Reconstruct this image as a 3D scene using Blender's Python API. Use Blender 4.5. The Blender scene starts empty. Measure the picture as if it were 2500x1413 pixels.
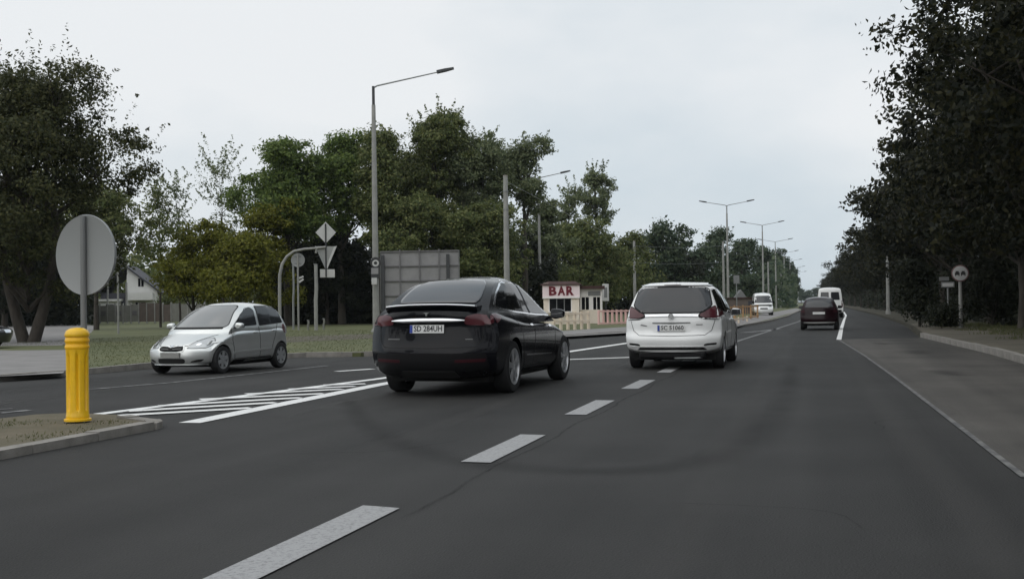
import bpy, bmesh, math, random
import numpy as np
from mathutils import Vector, Matrix
from mathutils.bvhtree import BVHTree
from mathutils.geometry import delaunay_2d_cdt, tessellate_polygon

SC = bpy.context.scene
COL = SC.collection
PI = math.pi

# ------------------------------------------------------------------ camera
F_PX, CX, CY, CAM_H, ROLL = 2857.0, 1250.0, 706.5, 1.28, math.radians(1.0)
d_ = np.array([(1985 - CX) / F_PX, -(735 - CY) / F_PX, -1.0]); d_ /= np.linalg.norm(d_)
u_ = np.array([-math.sin(ROLL), math.cos(ROLL), 0.0]); u_ -= d_ * u_.dot(d_); u_ /= np.linalg.norm(u_)
r_ = np.cross(d_, u_)
W2C = np.stack([r_, d_, u_], 1)
cam_data = bpy.data.cameras.new('camera')
cam = bpy.data.objects.new('camera', cam_data)
COL.objects.link(cam)
rot = Matrix([list(map(float, row)) for row in W2C.T])
cam.matrix_world = Matrix.Translation((0, 0, CAM_H)) @ rot.to_4x4()
cam_data.sensor_width = 36.0
cam_data.lens = F_PX / 2500.0 * 36.0
cam_data.clip_start = 0.05
cam_data.clip_end = 6000.0
SC.camera = cam

# ------------------------------------------------------------------ sky and sun
SUN_EL, SUN_AZ = math.radians(46), math.radians(212)
world = bpy.data.worlds.new('World')
SC.world = world
world.use_nodes = True
wn, wl = world.node_tree.nodes, world.node_tree.links
wn.clear()
w_out = wn.new('ShaderNodeOutputWorld')
sky = wn.new('ShaderNodeTexSky'); sky.sky_type = 'NISHITA'; sky.sun_disc = False
sky.sun_elevation = SUN_EL; sky.sun_rotation = SUN_AZ; sky.dust_density = 3.0
b_sky = wn.new('ShaderNodeBackground'); b_sky.inputs['Strength'].default_value = 0.08
b_cloud = wn.new('ShaderNodeBackground'); b_cloud.inputs['Strength'].default_value = 1.0
tc = wn.new('ShaderNodeTexCoord')
mp = wn.new('ShaderNodeMapping'); mp.inputs['Scale'].default_value = (1.0, 1.0, 2.2)
mp.inputs['Location'].default_value = (0.35, 0.1, 0.0)
nz = wn.new('ShaderNodeTexNoise'); nz.inputs['Scale'].default_value = 1.7
nz.inputs['Detail'].default_value = 6.0; nz.inputs['Roughness'].default_value = 0.5
cr = wn.new('ShaderNodeValToRGB')
cr.color_ramp.elements[0].position = 0.38; cr.color_ramp.elements[0].color = (0.615, 0.705, 0.770, 1)
cr.color_ramp.elements[1].position = 0.60; cr.color_ramp.elements[1].color = (0.885, 0.910, 0.930, 1)
wl.new(tc.outputs['Generated'], mp.inputs['Vector']); wl.new(mp.outputs['Vector'], nz.inputs['Vector'])
wl.new(nz.outputs['Fac'], cr.inputs['Fac']); wl.new(cr.outputs['Color'], b_cloud.inputs['Color'])
wl.new(sky.outputs['Color'], b_sky.inputs['Color'])
mx = wn.new('ShaderNodeMixShader'); mx.inputs['Fac'].default_value = 0.93
wl.new(b_sky.outputs[0], mx.inputs[1]); wl.new(b_cloud.outputs[0], mx.inputs[2]); wl.new(mx.outputs[0], w_out.inputs['Surface'])

sun_data = bpy.data.lights.new('sun', 'SUN')
sun_data.energy = 1.15; sun_data.angle = math.radians(110); sun_data.color = (1.0, 0.96, 0.9)
sun = bpy.data.objects.new('sun', sun_data)
COL.objects.link(sun)
sd = Vector((math.sin(SUN_AZ) * math.cos(SUN_EL), math.cos(SUN_AZ) * math.cos(SUN_EL), math.sin(SUN_EL)))
sun.rotation_euler = (-sd).to_track_quat('-Z', 'Y').to_euler()

SC.render.engine = 'CYCLES'
SC.view_settings.view_transform = 'Standard'
SC.view_settings.look = 'None'
SC.view_settings.exposure = 0.0
SC.view_settings.gamma = 1.0
SC.view_settings.use_curve_mapping = False
SC.cycles.max_bounces = 5
SC.cycles.diffuse_bounces = 3
SC.cycles.glossy_bounces = 3
SC.cycles.transmission_bounces = 3
SC.cycles.volume_bounces = 0
SC.cycles.caustics_reflective = False
SC.cycles.caustics_refractive = False
SC.cycles.use_denoising = True

# ------------------------------------------------------------------ helpers: pixels of the photo to places on the ground
def ray(x, y):
    return W2C.T @ np.array([(x - CX) / F_PX, -(y - CY) / F_PX, -1.0])

def G(x, y, z=0.0):
    r = ray(x, y)
    t = (z - CAM_H) / r[2]
    return float(r[0] * t), float(r[1] * t)

def P(x, y, D):
    p = np.array([0, 0, CAM_H]) + ray(x, y) * D
    return float(p[0]), float(p[1]), float(p[2])

# ------------------------------------------------------------------ helpers: materials
MATS = {}
def mat(name, col, rough=0.6, metal=0.0, var=0.0, scale=4.0, bump=0.0, bscale=60.0, coat=0.0, ior=1.5, spec=0.5, stretch=None, col2=None, coatr=0.04):
    m = bpy.data.materials.new(name)
    m.use_nodes = True
    nt = m.node_tree
    b = nt.nodes['Principled BSDF']
    b.inputs['Base Color'].default_value = (*col, 1)
    b.inputs['Roughness'].default_value = rough
    b.inputs['Metallic'].default_value = metal
    b.inputs['IOR'].default_value = ior
    b.inputs['Specular IOR Level'].default_value = spec
    b.inputs['Coat Weight'].default_value = coat
    b.inputs['Coat Roughness'].default_value = coatr
    if var or col2 or bump:
        t = nt.nodes.new('ShaderNodeTexCoord')
        vec = t.outputs['Object']
        if stretch:
            q = nt.nodes.new('ShaderNodeMapping'); q.inputs['Scale'].default_value = stretch
            nt.links.new(vec, q.inputs['Vector']); vec = q.outputs['Vector']
    if var or col2:
        n = nt.nodes.new('ShaderNodeTexNoise')
        n.inputs['Scale'].default_value = scale; n.inputs['Detail'].default_value = 6; n.inputs['Roughness'].default_value = 0.6
        nt.links.new(vec, n.inputs['Vector'])
        r = nt.nodes.new('ShaderNodeValToRGB')
        c2 = col2 or tuple(min(1, c * (1 + var)) for c in col)
        c1 = col if col2 else tuple(c * (1 - var) for c in col)
        r.color_ramp.elements[0].position = 0.32; r.color_ramp.elements[0].color = (*c1, 1)
        r.color_ramp.elements[1].position = 0.68; r.color_ramp.elements[1].color = (*c2, 1)
        nt.links.new(n.outputs['Fac'], r.inputs['Fac'])
        nt.links.new(r.outputs['Color'], b.inputs['Base Color'])
    if bump:
        n2 = nt.nodes.new('ShaderNodeTexNoise'); n2.inputs['Scale'].default_value = bscale; n2.inputs['Detail'].default_value = 3
        nt.links.new(t.outputs['Object'], n2.inputs['Vector'])
        bp = nt.nodes.new('ShaderNodeBump'); bp.inputs['Strength'].default_value = bump; bp.inputs['Distance'].default_value = 0.02
        nt.links.new(n2.outputs['Fac'], bp.inputs['Height'])
        nt.links.new(bp.outputs['Normal'], b.inputs['Normal'])
    MATS[name] = m
    return m

def leaf_mat(name, cols, rough=0.6):
    m = bpy.data.materials.new(name); m.use_nodes = True
    nt = m.node_tree; b = nt.nodes['Principled BSDF']
    g = nt.nodes.new('ShaderNodeNewGeometry')
    r = nt.nodes.new('ShaderNodeValToRGB')
    els = r.color_ramp.elements
    while len(els) < len(cols): els.new(0.5)
    for i, c in enumerate(cols):
        els[i].position = i / (len(cols) - 1); els[i].color = (*c, 1)
    nt.links.new(g.outputs['Random Per Island'], r.inputs['Fac'])
    nt.links.new(r.outputs['Color'], b.inputs['Base Color'])
    b.inputs['Roughness'].default_value = rough
    b.inputs['Specular IOR Level'].default_value = 0.25
    tl = nt.nodes.new('ShaderNodeBsdfTranslucent'); nt.links.new(r.outputs['Color'], tl.inputs['Color'])
    ms = nt.nodes.new('ShaderNodeMixShader'); ms.inputs['Fac'].default_value = 0.38
    nt.links.new(b.outputs[0], ms.inputs[1]); nt.links.new(tl.outputs[0], ms.inputs[2])
    nt.links.new(ms.outputs[0], nt.nodes['Material Output'].inputs['Surface'])
    MATS[name] = m
    return m

# road surface: grain, broad worn bands along the lanes, patches
def asphalt(name, base, light, seed):
    m = bpy.data.materials.new(name); m.use_nodes = True
    nt = m.node_tree; b = nt.nodes['Principled BSDF']; L = nt.links
    t = nt.nodes.new('ShaderNodeTexCoord')
    q = nt.nodes.new('ShaderNodeMapping'); q.inputs['Scale'].default_value = (1.0, 0.03, 1); q.inputs['Location'].default_value = (seed, seed * .3, 0)
    L.new(t.outputs['Object'], q.inputs['Vector'])
    n1 = nt.nodes.new('ShaderNodeTexNoise'); n1.inputs['Scale'].default_value = 1.0; n1.inputs['Detail'].default_value = 3
    L.new(q.outputs['Vector'], n1.inputs['Vector'])
    n2 = nt.nodes.new('ShaderNodeTexNoise'); n2.inputs['Scale'].default_value = 0.45; n2.inputs['Detail'].default_value = 5
    L.new(t.outputs['Object'], n2.inputs['Vector'])
    n3 = nt.nodes.new('ShaderNodeTexNoise'); n3.inputs['Scale'].default_value = 70; n3.inputs['Detail'].default_value = 2
    L.new(t.outputs['Object'], n3.inputs['Vector'])
    a1 = nt.nodes.new('ShaderNodeMath'); a1.operation = 'ADD'; L.new(n1.outputs['Fac'], a1.inputs[0]); L.new(n2.outputs['Fac'], a1.inputs[1])
    a2 = nt.nodes.new('ShaderNodeMath'); a2.operation = 'MULTIPLY_ADD'; L.new(n3.outputs['Fac'], a2.inputs[0]); a2.inputs[1].default_value = 0.55; L.new(a1.outputs[0], a2.inputs[2])
    mr = nt.nodes.new('ShaderNodeMapRange'); mr.inputs['From Min'].default_value = 1.02; mr.inputs['From Max'].default_value = 1.55
    L.new(a2.outputs[0], mr.inputs['Value'])
    r = nt.nodes.new('ShaderNodeValToRGB')
    r.color_ramp.elements[0].color = (*base, 1); r.color_ramp.elements[1].color = (*light, 1)
    L.new(mr.outputs[0], r.inputs['Fac']); L.new(r.outputs['Color'], b.inputs['Base Color'])
    b.inputs['Roughness'].default_value = 0.72
    b.inputs['Specular IOR Level'].default_value = 0.22
    bp = nt.nodes.new('ShaderNodeBump'); bp.inputs['Strength'].default_value = 0.7; bp.inputs['Distance'].default_value = 0.012
    L.new(n3.outputs['Fac'], bp.inputs['Height']); L.new(bp.outputs['Normal'], b.inputs['Normal'])
    MATS[name] = m
    return m

# worn road paint: patches of asphalt show through
def road_paint(name, col, wear, scale=7.0, under=(0.07, 0.07, 0.072)):
    m = bpy.data.materials.new(name); m.use_nodes = True
    nt = m.node_tree; b = nt.nodes['Principled BSDF']; L = nt.links
    t = nt.nodes.new('ShaderNodeTexCoord')
    n = nt.nodes.new('ShaderNodeTexNoise'); n.inputs['Scale'].default_value = scale; n.inputs['Detail'].default_value = 8; n.inputs['Roughness'].default_value = 0.75
    L.new(t.outputs['Object'], n.inputs['Vector'])
    r = nt.nodes.new('ShaderNodeValToRGB')
    r.color_ramp.elements[0].position = wear; r.color_ramp.elements[0].color = (*under, 1)
    r.color_ramp.elements[1].position = wear + 0.12; r.color_ramp.elements[1].color = (*col, 1)
    L.new(n.outputs['Fac'], r.inputs['Fac']); L.new(r.outputs['Color'], b.inputs['Base Color'])
    b.inputs['Roughness'].default_value = 0.7
    MATS[name] = m
    return m

# ------------------------------------------------------------------ helpers: meshes and objects
class MB:
    def __init__(s): s.v, s.f = [], []
    def add(s, verts, faces):
        o = len(s.v); s.v += [tuple(map(float, p)) for p in verts]; s.f += [tuple(o + i for i in f) for f in faces]; return s
    def box(s, x0, x1, y0, y1, z0, z1):
        return s.add([(x0,y0,z0),(x1,y0,z0),(x1,y1,z0),(x0,y1,z0),(x0,y0,z1),(x1,y0,z1),(x1,y1,z1),(x0,y1,z1)],
                     [(3,2,1,0),(4,5,6,7),(0,1,5,4),(1,2,6,5),(2,3,7,6),(3,0,4,7)])
    def obox(s, c, sz, R=None):
        h = Vector(sz) / 2; R = R or Matrix.Identity(3); c = Vector(c)
        vs = [c + R @ Vector((a*h.x, b*h.y, e*h.z)) for e in (-1,1) for a, b in ((-1,-1),(1,-1),(1,1),(-1,1))]
        return s.add(vs, [(3,2,1,0),(4,5,6,7),(0,1,5,4),(1,2,6,5),(2,3,7,6),(3,0,4,7)])
    def tube(s, pts, rad, n=10, caps=True):
        pts = [Vector(p) for p in pts]
        if not hasattr(rad, '__len__'): rad = [rad] * len(pts)
        o = len(s.v); prev = None
        for i, p in enumerate(pts):
            t = (pts[min(i+1, len(pts)-1)] - pts[max(i-1, 0)]).normalized()
            if prev is None:
                a = t.cross(Vector((0.31, 0.95, 0.02)))
                if a.length < 1e-3: a = t.cross(Vector((1, 0, 0)))
            else:
                a = prev - t * prev.dot(t)
            a.normalize(); prev = a; b = t.cross(a)
            for k in range(n):
                an = 2 * PI * k / n
                q = p + (a * math.cos(an) + b * math.sin(an)) * rad[i]
                s.v.append((q.x, q.y, q.z))
        for i in range(len(pts) - 1):
            for k in range(n):
                k2 = (k + 1) % n
                s.f.append((o+i*n+k, o+i*n+k2, o+(i+1)*n+k2, o+(i+1)*n+k))
        if caps:
            s.f.append(tuple(o + k for k in range(n))[::-1]); e = o + (len(pts)-1)*n
            s.f.append(tuple(e + k for k in range(n)))
        return s
    def lathe(s, prof, n=32, axis='z', c=(0,0,0)):
        o = len(s.v)
        for r, h in prof:
            for k in range(n):
                a = 2 * PI * k / n
                p = (r*math.cos(a), r*math.sin(a), h) if axis == 'z' else ((h, r*math.cos(a), r*math.sin(a)) if axis == 'x' else (r*math.sin(a), h, r*math.cos(a)))
                s.v.append((p[0]+c[0], p[1]+c[1], p[2]+c[2]))
        m = len(prof)
        for i in range(m - 1):
            for k in range(n):
                k2 = (k+1) % n
                s.f.append((o+i*n+k, o+i*n+k2, o+(i+1)*n+k2, o+(i+1)*n+k))
        if prof[0][0] > 1e-4: s.f.append(tuple(o+k for k in range(n))[::-1])
        if prof[-1][0] > 1e-4: s.f.append(tuple(o+(m-1)*n+k for k in range(n)))
        return s
    def prism(s, poly, z0, z1):
        n = len(poly); o = len(s.v)
        s.v += [(float(p[0]), float(p[1]), z0) for p in poly] + [(float(p[0]), float(p[1]), z1) for p in poly]
        tri = tessellate_polygon([[Vector((p[0], p[1], 0)) for p in poly]])
        for a, b, c in tri:
            pa, pb, pc = (Vector(poly[i][:2]) for i in (a, b, c))
            if (pb-pa).cross(pc-pa) < 0: b, c = c, b
            s.f.append((o+n+a, o+n+b, o+n+c))
            if z1 - z0 > 1e-6: s.f.append((o+c, o+b, o+a))
        if z1 - z0 > 1e-6:
            area = sum(poly[i][0]*poly[(i+1)%n][1]-poly[(i+1)%n][0]*poly[i][1] for i in range(n))
            for i in range(n):
                j = (i+1) % n
                q = (o+i, o+j, o+n+j, o+n+i)
                s.f.append(q if area > 0 else q[::-1])
        return s
    def sheet(s, poly, z):
        n = len(poly); o = len(s.v)
        s.v += [(float(p[0]), float(p[1]), z) for p in poly]
        for a, b, c in tessellate_polygon([[Vector((p[0], p[1], 0)) for p in poly]]):
            pa, pb, pc = (Vector(poly[i][:2]) for i in (a, b, c))
            if (pb-pa).cross(pc-pa) < 0: b, c = c, b
            s.f.append((o+a, o+b, o+c))
        return s
    def mesh(s, name, smooth=None):
        me = bpy.data.meshes.new(name)
        me.from_pydata(s.v, [], s.f); me.validate(); me.update()
        if smooth is not None:
            for p in me.polygons: p.use_smooth = True
            me.set_sharp_from_angle(angle=math.radians(smooth))
        return me
    def build(s, name, m, parent=None, smooth=None, **kw):
        return link(name, s.mesh(name, smooth), m, parent, **kw)

def link(name, me, m, parent=None, loc=None, kind=None, label=None, bevel=None):
    o = bpy.data.objects.new(name, me)
    COL.objects.link(o)
    if m is not None and not me.materials:
        for x in (m if isinstance(m, (list, tuple)) else [m]): me.materials.append(x)
    if parent is not None: o.parent = parent
    if loc: o.location = loc
    if kind: o['kind'] = kind
    if label: o['label'] = label
    if bevel:
        b = o.modifiers.new('Bevel', 'BEVEL'); b.width = bevel; b.segments = 2; b.limit_method = 'ANGLE'
    return o

def thing(name, label, cat, loc=(0,0,0), rotz=0.0, group=None):
    o = bpy.data.objects.new(name, None); COL.objects.link(o)
    o.empty_display_size = 0.2
    o.location = loc; o.rotation_euler = (0, 0, rotz)
    o['label'] = label; o['category'] = cat
    if group: o['group'] = group
    return o

def copy_tree(o, parent=None):
    c = o.copy(); COL.objects.link(c); c.parent = parent
    for ch in list(o.children): copy_tree(ch, c)
    return c

def text_mesh(body, size, depth=0.004, bold=0.0, align='CENTER'):
    cu = bpy.data.curves.new('lettering', 'FONT')
    cu.body = body; cu.size = size; cu.extrude = depth; cu.offset = bold; cu.resolution_u = 2
    cu.align_x = align; cu.align_y = 'CENTER'
    t = bpy.data.objects.new('lettering', cu); COL.objects.link(t)
    me = bpy.data.meshes.new_from_object(t.evaluated_get(bpy.context.evaluated_depsgraph_get()))
    bpy.data.objects.remove(t); bpy.data.curves.remove(cu)
    return me

# ------------------------------------------------------------------ materials
asphalt('asphalt', (0.020, 0.0195, 0.019), (0.038, 0.037, 0.036), 1.3)
asphalt('asphalt_bay', (0.050, 0.0465, 0.0425), (0.106, 0.098, 0.089), 5.1)
road_paint('road_paint', (0.80, 0.80, 0.79), 0.30, 11.0)
road_paint('worn_paint', (0.24, 0.24, 0.235), 0.44, 5.0)
road_paint('faded_paint', (0.17, 0.168, 0.16), 0.46, 4.0)
road_paint('dash_paint', (0.335, 0.335, 0.34), 0.38, 38.0, (0.19, 0.19, 0.19))
mat('grass', (0.072, 0.084, 0.030), 0.9, var=0.0, col2=(0.118, 0.124, 0.052), scale=0.25, bump=0.5, bscale=14)
mat('dry_grass', (0.085, 0.078, 0.045), 0.95, col2=(0.150, 0.125, 0.085), scale=1.6, bump=0.8, bscale=30)
mat('sandy_verge', (0.075, 0.068, 0.050), 0.95, col2=(0.130, 0.115, 0.085), scale=0.8, bump=0.6, bscale=20)
mat('forest_floor', (0.026, 0.024, 0.014), 0.95, col2=(0.055, 0.048, 0.028), scale=0.6, bump=0.6, bscale=12)
mat('paving', (0.225, 0.215, 0.21), 0.85, var=0.15, scale=1.2, bump=0.2)
mat('kerb_concrete', (0.24, 0.225, 0.205), 0.85, var=0.22, scale=5, bump=0.3)
mat('pole_concrete', (0.30, 0.30, 0.285), 0.8, var=0.14, scale=2.5, bump=0.15)
mat('pole_steel', (0.27, 0.28, 0.28), 0.5, metal=0.5, var=0.12, scale=4)
mat('dark_steel', (0.05, 0.052, 0.055), 0.5, metal=0.3, var=0.15)
mat('sign_back', (0.19, 0.195, 0.195), 0.55, metal=0.15, var=0.06, scale=3)
mat('sign_grey', (0.34, 0.345, 0.34), 0.6, metal=0.1, var=0.07, scale=2.5)
mat('sign_rim', (0.30, 0.31, 0.31), 0.5, metal=0.3)
mat('sign_white', (0.55, 0.55, 0.54), 0.5, var=0.06)
mat('sign_black', (0.03, 0.03, 0.03), 0.5)
mat('sign_red', (0.20, 0.085, 0.08), 0.5)
mat('bollard_yellow', (0.95, 0.56, 0.004), 0.45, col2=(0.80, 0.47, 0.012), scale=6, coat=0.2)
mat('bollard_orange', (0.95, 0.50, 0.005), 0.45, var=0.1, scale=5)
mat('bark', (0.050, 0.042, 0.034), 0.9, var=0.35, scale=7, bump=0.7, bscale=25, stretch=(1,1,0.25))
mat('tyre', (0.014, 0.014, 0.015), 0.75, var=0.2, scale=20)
mat('rim_alloy', (0.62, 0.63, 0.65), 0.34, metal=0.8)
mat('rim_dark', (0.10, 0.10, 0.11), 0.35, metal=0.8)
mat('hubcap', (0.36, 0.37, 0.38), 0.4, metal=0.4)
mat('chrome', (0.82, 0.83, 0.85), 0.12, metal=1.0)
mat('satin_chrome', (0.86, 0.87, 0.89), 0.34, metal=1.0)
mat('trim_black', (0.008, 0.008, 0.009), 0.5, spec=0.2)
mat('gap_black', (0.006, 0.006, 0.006), 0.8)
mat('paint_black', (0.004, 0.0042, 0.0065), 0.2, coat=0.28, var=0.12, scale=3, spec=0.12, coatr=0.02)
mat('paint_white', (0.84, 0.845, 0.84), 0.35, coat=0.8, var=0.025, scale=2)
mat('paint_silver', (0.76, 0.775, 0.765), 0.32, metal=0.84, coat=0.5, var=0.03, scale=2)
mat('paint_red', (0.012, 0.003, 0.005), 0.3, coat=0.25, spec=0.15, var=0.1, scale=3)
mat('fence_red', (0.80, 0.52, 0.49), 0.7, var=0.08, scale=3)
mat('paint_dark', (0.02, 0.021, 0.024), 0.3, coat=1.0, var=0.1, scale=3)
mat('glass_dark', (0.006, 0.0065, 0.008), 0.04, ior=1.5, spec=0.28)
mat('glass_sky', (0.026, 0.028, 0.034), 0.06, ior=1.9, spec=0.6)
mat('glass_mid', (0.030, 0.032, 0.036), 0.05, ior=1.6)
mat('glass_pale', (0.24, 0.245, 0.245), 0.08, ior=1.7)  # base lightened to stand in for sky reflection and the lighter interior
mat('lamp_red', (0.075, 0.010, 0.016), 0.28, coat=0.4)
mat('lamp_dark_red', (0.040, 0.007, 0.011), 0.5, spec=0.2)
mat('lamp_clear', (0.55, 0.57, 0.58), 0.1, metal=0.3, coat=1.0)
mat('plate_white', (0.66, 0.66, 0.65), 0.4)
mat('plate_blue', (0.02, 0.05, 0.30), 0.4)
mat('plate_ink', (0.02, 0.02, 0.022), 0.5)
mat('kiosk_cream', (0.85, 0.76, 0.65), 0.75, var=0.05, scale=2)
mat('kiosk_pink', (0.90, 0.76, 0.78), 0.6, var=0.04, scale=2)
mat('kiosk_white', (0.88, 0.85, 0.83), 0.65, var=0.04)
mat('letter_red', (0.150, 0.004, 0.016), 0.5)
mat('roof_brown', (0.050, 0.020, 0.018), 0.75, var=0.25, scale=3)
mat('fence_cream', (0.84, 0.72, 0.58), 0.75, var=0.08, scale=4)
mat('fence_orange', (0.46, 0.27, 0.13), 0.75, var=0.15, scale=4)
mat('fence_grey', (0.22, 0.22, 0.20), 0.85, var=0.15, scale=2)
mat('fence_brown', (0.13, 0.105, 0.092), 0.85, var=0.15, scale=2)
mat('house_white', (0.62, 0.62, 0.60), 0.8, var=0.05, scale=1)
mat('roof_dark', (0.045, 0.045, 0.055), 0.7, var=0.2, scale=2)
mat('board_back', (0.27, 0.265, 0.27), 0.65, var=0.12, scale=1.5)
mat('board_rib', (0.15, 0.145, 0.15), 0.6, var=0.1)
leaf_mat('leaf_left', [(0.056, 0.078, 0.026), (0.116, 0.142, 0.046), (0.200, 0.208, 0.078)])
leaf_mat('leaf_maple', [(0.054, 0.088, 0.024), (0.112, 0.164, 0.040), (0.190, 0.242, 0.066)])
leaf_mat('leaf_olive', [(0.085, 0.096, 0.010), (0.145, 0.155, 0.018), (0.215, 0.205, 0.032)])
leaf_mat('leaf_grey', [(0.078, 0.104, 0.052), (0.144, 0.174, 0.086), (0.235, 0.258, 0.135)])
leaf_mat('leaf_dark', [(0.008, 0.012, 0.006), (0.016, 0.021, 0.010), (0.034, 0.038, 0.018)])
leaf_mat('leaf_shade', [(0.026, 0.034, 0.014), (0.058, 0.066, 0.024), (0.108, 0.106, 0.042)])  # deep green leaves of the forked tree
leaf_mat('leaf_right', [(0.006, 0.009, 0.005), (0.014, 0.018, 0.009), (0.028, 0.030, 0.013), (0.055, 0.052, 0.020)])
leaf_mat('leaf_grass', [(0.072, 0.086, 0.030), (0.105, 0.116, 0.044), (0.150, 0.145, 0.070)])
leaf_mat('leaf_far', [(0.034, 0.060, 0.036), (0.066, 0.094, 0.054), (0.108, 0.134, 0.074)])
M = MATS

# ================================================================== the setting
ground = MB().sheet([(-3000, -600), (3000, -600), (3000, 4000), (-3000, 4000)], -0.06).build('ground', M['forest_floor'], kind='structure')

KERB_L = [(-15.4, -40), (-14.75, 18.6), (-14.35, 21.0), (-14.2, 23.5), (-13.5, 27.4), (-12.9, 28.3), (-11.3, 28.6), (-10.5, 33), (-9.7, 40), (-9.1, 44.3),
          (-7.6, 49.5), (-5.4, 54.6), (-3.7, 59.8), (-2.75, 75), (-2.1, 100), (-1.6, 174), (-2.0, 300), (-3.0, 700)]
EDGE_R = [(3.95, -40), (3.95, 24), (3.93, 29), (3.5, 42.4), (4.5, 63), (5.2, 105), (5.6, 200), (5.6, 350), (5, 700)]
road = MB().sheet(KERB_L + EDGE_R[::-1], 0.0).build('road', M['asphalt'], kind='structure')
LANE_R = [(1.46, -40), (1.44, 9), (1.41, 11.5), (1.37, 14.5), (1.28, 20.7), (1.13, 28.3), (0.80, 39.5), (0.78, 40.0)]
bay = LANE_R + [(1.6, 40.6), (3.4, 41.2), (3.52, 42.3), (3.93, 29), (3.95, 24), (3.95, -40)]
MB().sheet(bay, 0.004).build('bus_bay_surface', M['asphalt_bay'], road)

def offset_strip(line, half):
    pts = [Vector((*p[:2], 0)) for p in line]
    l, r = [], []
    for i, p in enumerate(pts):
        t = (pts[min(i+1, len(pts)-1)] - pts[max(i-1, 0)]).normalized()
        n = Vector((-t.y, t.x, 0))
        l.append(p + n*half); r.append(p - n*half)
    return l, r

def stripe(name, line, width, m, z=0.008):
    l, r = offset_strip(line, width / 2)
    mb = MB(); n = len(l)
    mb.v = [(p.x, p.y, z) for p in r] + [(p.x, p.y, z) for p in l]
    mb.f = [(i, i+1, n+i+1, n+i) for i in range(n-1)]
    return mb.build(name, m, road)

def quad_px(name, px, m, z=0.008):
    return MB().sheet([G(*p) for p in px], z).build(name, m, road)

# lane dashes, 2 m long with 2 m gaps
for k in range(7):
    y0 = 5.05 + 4.13*k - (0.05 if k == 0 else 0)
    if k == 0: quad = [(-2.82, 4.6), (-2.56, 4.6), (-2.56, 7.02), (-2.83, 7.08)]
    else: quad = [(-2.82, y0 + .02), (-2.56, y0), (-2.56, y0 + 2.02), (-2.82, y0 + 2.05)]
    MB().sheet(quad, 0.008).build('lane_dash', M['dash_paint'], road)
stripe('edge_line', LANE_R[1:], 0.055, M['faded_paint'])
stripe('edge_line', [(0.80, 39.9), (1.3, 58), (1.95, 80), (2.73, 105), (3.4, 140)], 0.16, M['road_paint'])
stripe('centre_line', [(-2.45, 37.8), (-2.38, 40), (-1.75, 55), (-0.9, 76), (-0.2, 110), (0.5, 160)], 0.14, M['worn_paint'])
# hatched wedge between the two directions
Lline = [G(228, 1013), G(918, 926), (-7.05, 24.5), (-6.75, 28)]
Rline = [G(462, 1033), (-6.95, 18), (-6.75, 24.0), (-6.46, 30.8), (-5.86, 37.6), (-5.3, 44)]
stripe('hatch_border', Lline, 0.20, M['road_paint'])
stripe('hatch_border', Rline, 0.27, M['road_paint'])
for a, b in (((272, 1017), (612, 997)), ((312, 1005), (673, 984)), ((390, 992), (735, 972)), ((488, 976), (790, 962)), ((600, 963), (836, 951)), ((705, 951), (866, 944)), ((790, 941), (892, 938))):
    stripe('hatch_stripe', [G(*a), G(*b)], 0.23, M['road_paint'], z=0.012)
stripe('turn_line', [(-5.75, 26.5), (-4.2, 27.7)], 0.28, M['road_paint'])
stripe('lane_line', [G(822, 907), G(910, 901)], 0.2, M['road_paint'])
stripe('lane_line', [G(0, 1009), G(72, 1002)], 0.14, M['worn_paint'])
stripe('lane_line', [G(-40, 1003), G(30, 998)], 0.1, M['worn_paint'])
stripe('worn_line', [G(220, 951), G(420, 934), G(560, 919), G(800, 893)], 0.12, M['worn_paint'])
stripe('lane_line', [G(1815, 812), G(1862, 808), G(1900, 803)], 0.35, M['worn_paint'])
# seam and cracks in the right lane
# soft-edged painted windscreen reflection, tar seams and patches on the wearing course
def mark_mat(name, col, strength, scale):
    m = bpy.data.materials.new(name); m.use_nodes = True
    nt = m.node_tree; b = nt.nodes['Principled BSDF']; L = nt.links
    b.inputs['Base Color'].default_value = (*col, 1); b.inputs['Roughness'].default_value = .75; b.inputs['Specular IOR Level'].default_value = .2
    uv = nt.nodes.new('ShaderNodeUVMap'); sp = nt.nodes.new('ShaderNodeSeparateXYZ'); L.new(uv.outputs[0], sp.inputs[0])
    t = nt.nodes.new('ShaderNodeTexCoord'); n = nt.nodes.new('ShaderNodeTexNoise'); n.inputs['Scale'].default_value = scale; n.inputs['Detail'].default_value = 4
    L.new(t.outputs['Object'], n.inputs['Vector'])
    sm = nt.nodes.new('ShaderNodeMapRange'); sm.interpolation_type = 'SMOOTHSTEP'; L.new(sp.outputs['Y'], sm.inputs['Value'])
    mu = nt.nodes.new('ShaderNodeMath'); mu.operation = 'MULTIPLY'; L.new(sm.outputs[0], mu.inputs[0]); L.new(n.outputs['Fac'], mu.inputs[1])
    mu2 = nt.nodes.new('ShaderNodeMath'); mu2.operation = 'MULTIPLY'; mu2.inputs[1].default_value = strength; L.new(mu.outputs[0], mu2.inputs[0])
    L.new(mu2.outputs[0], b.inputs['Alpha'])
    MATS[name] = m
    return m
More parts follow.
